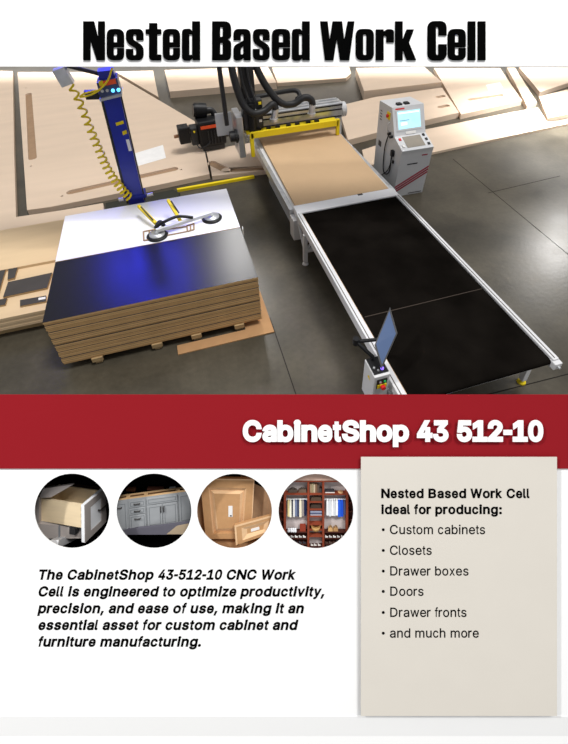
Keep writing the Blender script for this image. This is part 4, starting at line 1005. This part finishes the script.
def ring(Z, A, B, hA, hB):
    """sloping moulding between two outlines"""
    vs = [Z(x, y, hA) for x, y in A]+[Z(x, y, hB) for x, y in B]; vs += [v-Vector((0, 0, .03)) for v in vs]
    fs = []
    for i in range(4):
        j = (i+1) % 4; fs += [(i, j, j+4, i+4), (i+8, i+12, j+12, j+8)]
    return MB().add(vs, fs)
I15 = [(128, 146), (356, 150), (336, 424), (156, 428)]
dd.part('moulding', ring(Z, I1, I15, -.1, -.125), MN['bev'], 'pale routed moulding'); dd.part('moulding', ring(Z, I15, I2, -.125, -.105), MN['bev'], 'pale routed bevel')
dd.part('centre_panel', zpoly(Z, I2, -.12, -.105), MN['fmdf'])
dd.part('edge_band', zpoly(Z, [(60, 70), (418, 75), (417, 84), (62, 78)], -.099, -.096), MN['bev'])
dd.part('edge_band', zpoly(Z, [(418, 75), (424, 80), (402, 474), (396, 474)], -.1, -.096), MN['bev'])
dd.part('paper_label', zpoly(Z, [(250, 254), (277, 254), (278, 326), (250, 327)], -.105, -.103), M_['label'], 'white upright label')
dd.part('label_mark', zbox(Z, 260, 272, 316, 324, -.103, -.102), MN['pulls'])
df = BT('panel_drawer_front', 'raw fibreboard drawer front leaning at the lower right of the panel door', 'drawer front', Z(420, 420, -.05))
O_ = [(290, 386), (560, 312), (560, 430), (300, 516)]; I1 = [(338, 400), (520, 350), (512, 424), (344, 484)]; I2 = [(374, 408), (488, 378), (484, 410), (376, 440)]
df.part('frame', zpoly(Z, O_, -.07, -.045, [I1]), MN['fmdf']); df.part('moulding', ring(Z, I1, I2, -.045, -.058), MN['bev'], 'pale routed bevel')
df.part('centre_panel', zpoly(Z, I2, -.07, -.058), MN['fmdf'])
df.part('edge_band', zpoly(Z, [(290, 386), (560, 312), (560, 324), (292, 398)], -.0445, -.042), MN['bev'], 'pale top edge')
df.part('edge_band', zpoly(Z, [(290, 386), (302, 384), (312, 512), (300, 516)], -.0445, -.0425), MN['bev'], 'pale left edge')
df.part('paper_label', zpoly(Z, [(400, 408), (456, 392), (458, 410), (402, 427)], -.058, -.056), M_['label'], 'white label')
single('bench_strip', zpoly(Z, [(90, 476), (300, 476), (310, 520), (480, 470), (500, 560), (100, 560)], -.16, -.14), cm('kraft_floor', (178, 138, 100)), 'brown bench strip below the raised panel door', 'bench', Z(260, 520, -.15))

# ---- 4: closet
HM[0] = lambda h: -.05+(h+.05)*.3
Z = zz_(273, 468)
cl = BT('closet_shelving', 'cherry wood closet shelving with three bays', 'closet shelving', Z(285, 300, -.15))
for x0, x1 in ((72, 88), (230, 243), (330, 343), (488, 503)): cl.part('upright', zbox(Z, x0, x1, 88, 545, -.198, -.06), MN['cherry'])
cl.part('top_board', zbox(Z, 88, 488, 86, 94, -.198, -.059), MN['cherry'])
for x0, x1 in ((72, 230), (243, 330), (343, 500)): cl.part('shelf', zbox(Z, x0+1, x1-1, 172, 181, -.198, -.062), MN['cherry'])
for y in (226, 276, 322, 376, 412, 455): cl.part('shelf', zbox(Z, 244, 329, y, y+7, -.198, -.065), MN['cherry'])
for x0, x1 in ((89, 229), (344, 487)):
    for y in (428, 470, 510): cl.part('shelf', zbox(Z, x0, x1, y, y+6, -.198, -.08), MN['cherryd'])
    cl.part('clothes_rail', MB().cyl(Z(x0, 208, -.11), Z(x1, 208, -.11), .004, 8), M_['alu'])
for x0, x1 in ((20, 72), (503, 550)):
    for y in (230, 290, 345, 400): cl.part('side_shelf', zbox(Z, x0, x1-1, y, y+6, -.198, -.1), MN['cherryd'])
    cl.part('side_back', zbox(Z, x0, x1-1, 180, 460, -.199, -.19), MN['cherryd'])
cl.part('lower_back', zbox(Z, 89, 229, 432, 545, -.199, -.195), MN['cherryd']); cl.part('lower_back', zbox(Z, 344, 487, 432, 545, -.199, -.195), MN['cherryd'])
single('soffit', zbox(Z, 100, 480, 20, 84, -.1, -.05), cm('soffit_beige', (200, 168, 152)), 'beige soffit above the cherry closet', 'soffit', Z(285, 60, -.07))
def garment(x, w_, y1, col, lab, grp, h=-.1):
    g_ = BT('hanging_shirt', lab, 'shirt', Z(x, 215, h), grp)
    sh = [(x-w_*.2, 214), (x+w_*.2, 214), (x+w_*.5, 224), (x+w_*.55, y1-2), (x+w_*.2, y1), (x-w_*.3, y1-1), (x-w_*.55, y1-3), (x-w_*.5, 224)]
    g_.part('cloth', zpoly(Z, sh, h-.05, h+.02), cm('cloth', col))
    g_.part('hanger_hook', MB().tube([Z(x, 214, h-.01), Z(x, 206, h-.01)], .0022, 6), MN['pulls'])
G1 = 'shirts hanging in the left closet bay'; G2 = 'shirts hanging in the right closet bay'
for x, w_, y1, col, lab in ((104, 12, 326, (222, 205, 150), 'cream shirt at the left end of the left closet rail'), (117, 12, 330, (235, 232, 215), 'off white shirt next to the cream shirt on the left rail'),
    (129, 10, 322, (60, 62, 72), 'dark shirt between the off white and pale shirts, left rail'), (140, 12, 328, (222, 220, 215), 'pale shirt left of the blue grey shirt, left rail'),
    (154, 14, 324, (112, 122, 150), 'blue grey shirt in the middle of the left rail'), (169, 13, 326, (70, 74, 96), 'slate shirt right of the blue grey shirt, left rail'), (183, 15, 330, (232, 222, 196), 'ivory shirt left of the navy jackets'),
    (200, 14, 322, (150, 140, 135), 'taupe jacket beside the ivory shirt'), (215, 16, 320, (30, 36, 66), 'navy jacket at the right end of the left rail')): garment(x, w_, y1, col, lab, G1)
for x, w_, y1, col, lab in ((365, 14, 318, (232, 234, 236), 'first white shirt from the left on the right rail'), (381, 14, 324, (214, 218, 222), 'second white shirt from the left on the right rail'), (397, 14, 320, (238, 238, 240), 'third white shirt from the left on the right rail'),
    (412, 13, 322, (206, 210, 216), 'fourth white shirt from the left on the right rail'), (427, 13, 318, (240, 240, 242), 'white shirt touching the bright blue shirts'), (443, 18, 328, (44, 96, 214), 'bright blue shirt nearer the white shirts'), (461, 17, 326, (36, 80, 196), 'bright blue shirt nearer the closet side'),
    (478, 12, 314, (70, 78, 110), 'dark slate shirt at the right end of the right rail')): garment(x, w_, y1, col, lab, G2)
def bag(x0, x1, y0, y1, col, lab, cat='bag', name='handbag', g=None, h=-.1):
    r_ = BT(name, lab, cat, Z((x0+x1)/2, y1, h), g); w_ = x1-x0
    r_.part('body', zpoly(Z, rounded([(x0, y1), (x1, y1), (x1-w_*.08, y0+(y1-y0)*.35, w_*.1), (x0+w_*.08, y0+(y1-y0)*.35, w_*.1)][::-1]), h-.06, h), cm(name+'_leather', col))
    r_.part('strap', MB().tube(smooth_path([Z(x0+w_*.25, y0+(y1-y0)*.38, h-.01), Z(x0+w_*.35, y0, h-.01), Z(x1-w_*.35, y0, h-.01), Z(x1-w_*.25, y0+(y1-y0)*.38, h-.01)], 4), .003, 6), cm('strap_leather', tuple(int(v*.7) for v in col)))
bag(100, 165, 132, 171, (92, 80, 72), 'grey brown bag at the left on the top closet shelf', g='bags on the top closet shelf')
bag(168, 226, 130, 171, (110, 92, 78), 'taupe bag beside the middle bay on the top closet shelf', g='bags on the top closet shelf')
bag(368, 400, 385, 427, (200, 160, 110), 'tan boot shaped bag at the left in the right bay', g='tan bags in the right bay')
bag(402, 436, 385, 427, (176, 136, 92), 'brown tan bag at the right in the right bay', g='tan bags in the right bay')
bag(249, 328, 184, 225, (86, 70, 58), 'dark bag on the upper middle closet shelf', g='bags in the middle bay')
bag(247, 326, 233, 275, (70, 58, 50), 'darkest bag on the second middle closet shelf', g='bags in the middle bay')
for i, (x0, x1, y0, col, lab) in enumerate(((246, 258, 112, (176, 150, 120), 'tan binder at the left on the middle top shelf'), (259, 270, 108, (150, 140, 110), 'olive binder on the middle top shelf'), (271, 282, 114, (196, 176, 150), 'beige binder on the middle top shelf'),
    (283, 296, 110, (120, 92, 72), 'brown binder on the middle top shelf'), (297, 309, 118, (90, 76, 68), 'dark brown binder on the middle top shelf'), (310, 326, 140, (70, 64, 62), 'low charcoal binder at the right on the middle top shelf'))):
    single('binder', zbox(Z, x0, x1, y0, 171, -.17, -.1), cm('binder_cover', col), lab, 'binder', Z(x0, 171, -.1), 'binders on the middle top shelf')
def folded(x0, x1, y0, y1, cols, lab, g):
    n_ = len(cols); hh = (y1-y0)/n_
    for i, c_ in enumerate(cols):
        single('folded_cloth', zpoly(Z, rounded([(x0, y0+i*hh+.6), (x1, y0+i*hh+.6), (x1, y0+(i+1)*hh), (x0, y0+(i+1)*hh)][::-1]), -.17, -.09), cm('folded', c_), lab[i], 'folded cloth', Z(x0, y1, -.1), g)
folded(348, 412, 150, 171, [(60, 56, 60), (224, 222, 220)], ['dark folded cloth on the right top shelf', 'white folded cloth under the dark one on the right top shelf'], 'folded cloths on the right top shelf')
folded(248, 326, 287, 321, [(150, 156, 178), (84, 90, 116), (176, 176, 186)], ['pale blue folded cloth, top of the pile in the middle bay', 'slate folded cloth, middle of the pile in the middle bay', 'light grey folded cloth, bottom of the pile in the middle bay'], 'folded cloths in the middle bay')
single('round_basket', MB().lathe([(0, 0), (.012, 0), (.02, .012), (.019, .014), (0, .013)], 16, Matrix.Translation(Z(452, 171, -.13)) @ Matrix.Rotation(-PI/2, 4, 'X')), cm('peach_basket', (220, 176, 128)), 'small peach bowl at the right on the top closet shelf', 'bowl', Z(452, 171, -.13))
bk = BT('wicker_basket', 'round tan wicker basket in the middle bay of the closet', 'basket', Z(286, 411, -.12))
Mb = Matrix.Translation(Z(286, 411, -.12)) @ Matrix.Rotation(-PI/2, 4, 'X')
bk.part('bowl', MB().lathe([(0, 0), (.026, 0), (.036, .034), (.033, .034), (.024, .004), (0, .004)], 22, Mb), cm('wicker', (206, 164, 104)))
bk.part('rim', MB().lathe([(.033, .034), (.038, .034), (.038, .04), (.033, .04)], 22, Mb), cm('wicker_rim', (150, 108, 62)))
single('storage_box', zbox(Z, 180, 218, 384, 427, -.17, -.1), cm('brick_box', (142, 62, 46)), 'brick red storage box in the left bay of the closet', 'box', Z(200, 427, -.1))
for i, (x, y, r_) in enumerate(((105, 400, 12), (122, 396, 10), (136, 408, 11), (150, 412, 9))):
    single('white_vase', MB().lathe([(0, 0), (.009, 0), (.012*r_/12, .01), (.006, .02), (.009, .026), (0, .026)], 14, Matrix.Translation(Z(x, 427, -.1)) @ Matrix.Rotation(-PI/2, 4, 'X')), MN['white'],
           ['white vase at the far left on the left bay shelf', 'white vase second from the left in the left bay', 'white vase third from the left in the left bay', 'white vase nearest the brick red box'][i], 'vase', Z(x, 427, -.1), 'white vases in the left closet bay')
def shoe(x, y, w_, col, lab, g):
    s_ = BT('shoe', lab, 'shoe', Z(x, y, -.1), g)
    s_.part('upper', zpoly(Z, rounded([(x, y-3), (x+w_, y-3), (x+w_, y-7, 2), (x+w_*.55, y-9, 2), (x+w_*.3, y-15, 2), (x, y-14, 1)][::-1]), -.125, -.1), cm('shoe_leather', col))
    s_.part('sole', zbox(Z, x-1, x+w_+1, y-3, y, -.127, -.098), MN['pulls'])
rows = [('left', 92, 468, (232, 230, 226)), ('left', 92, 508, (60, 60, 70)), ('right', 348, 468, (236, 234, 230)), ('right', 348, 508, (90, 70, 60))]
nth = ['first', 'second', 'third', 'fourth', 'fifth']
for side_, xx, yy, col in rows:
    for k in range(5):
        c_ = col if k % 2 == 0 else tuple(int(v*.75+30) for v in col)
        shoe(xx+k*27, yy, 20, c_, '%s shoe from the left on the %s shelf of the %s closet bay' % (nth[k], 'upper' if yy == 468 else 'lower', side_), 'shoes in the %s closet bay' % side_)
for k, x in enumerate((252, 274, 300)): shoe(x, 524, 18, (236, 232, 226), '%s white shoe from the left at the foot of the middle bay' % nth[k], 'shoes at the foot of the middle bay')
single('floor_board', zbox(Z, 244, 329, 524, 545, -.19, -.08), MN['cherryd'], 'dark board at the foot of the middle closet bay', 'board', Z(286, 530, -.1))
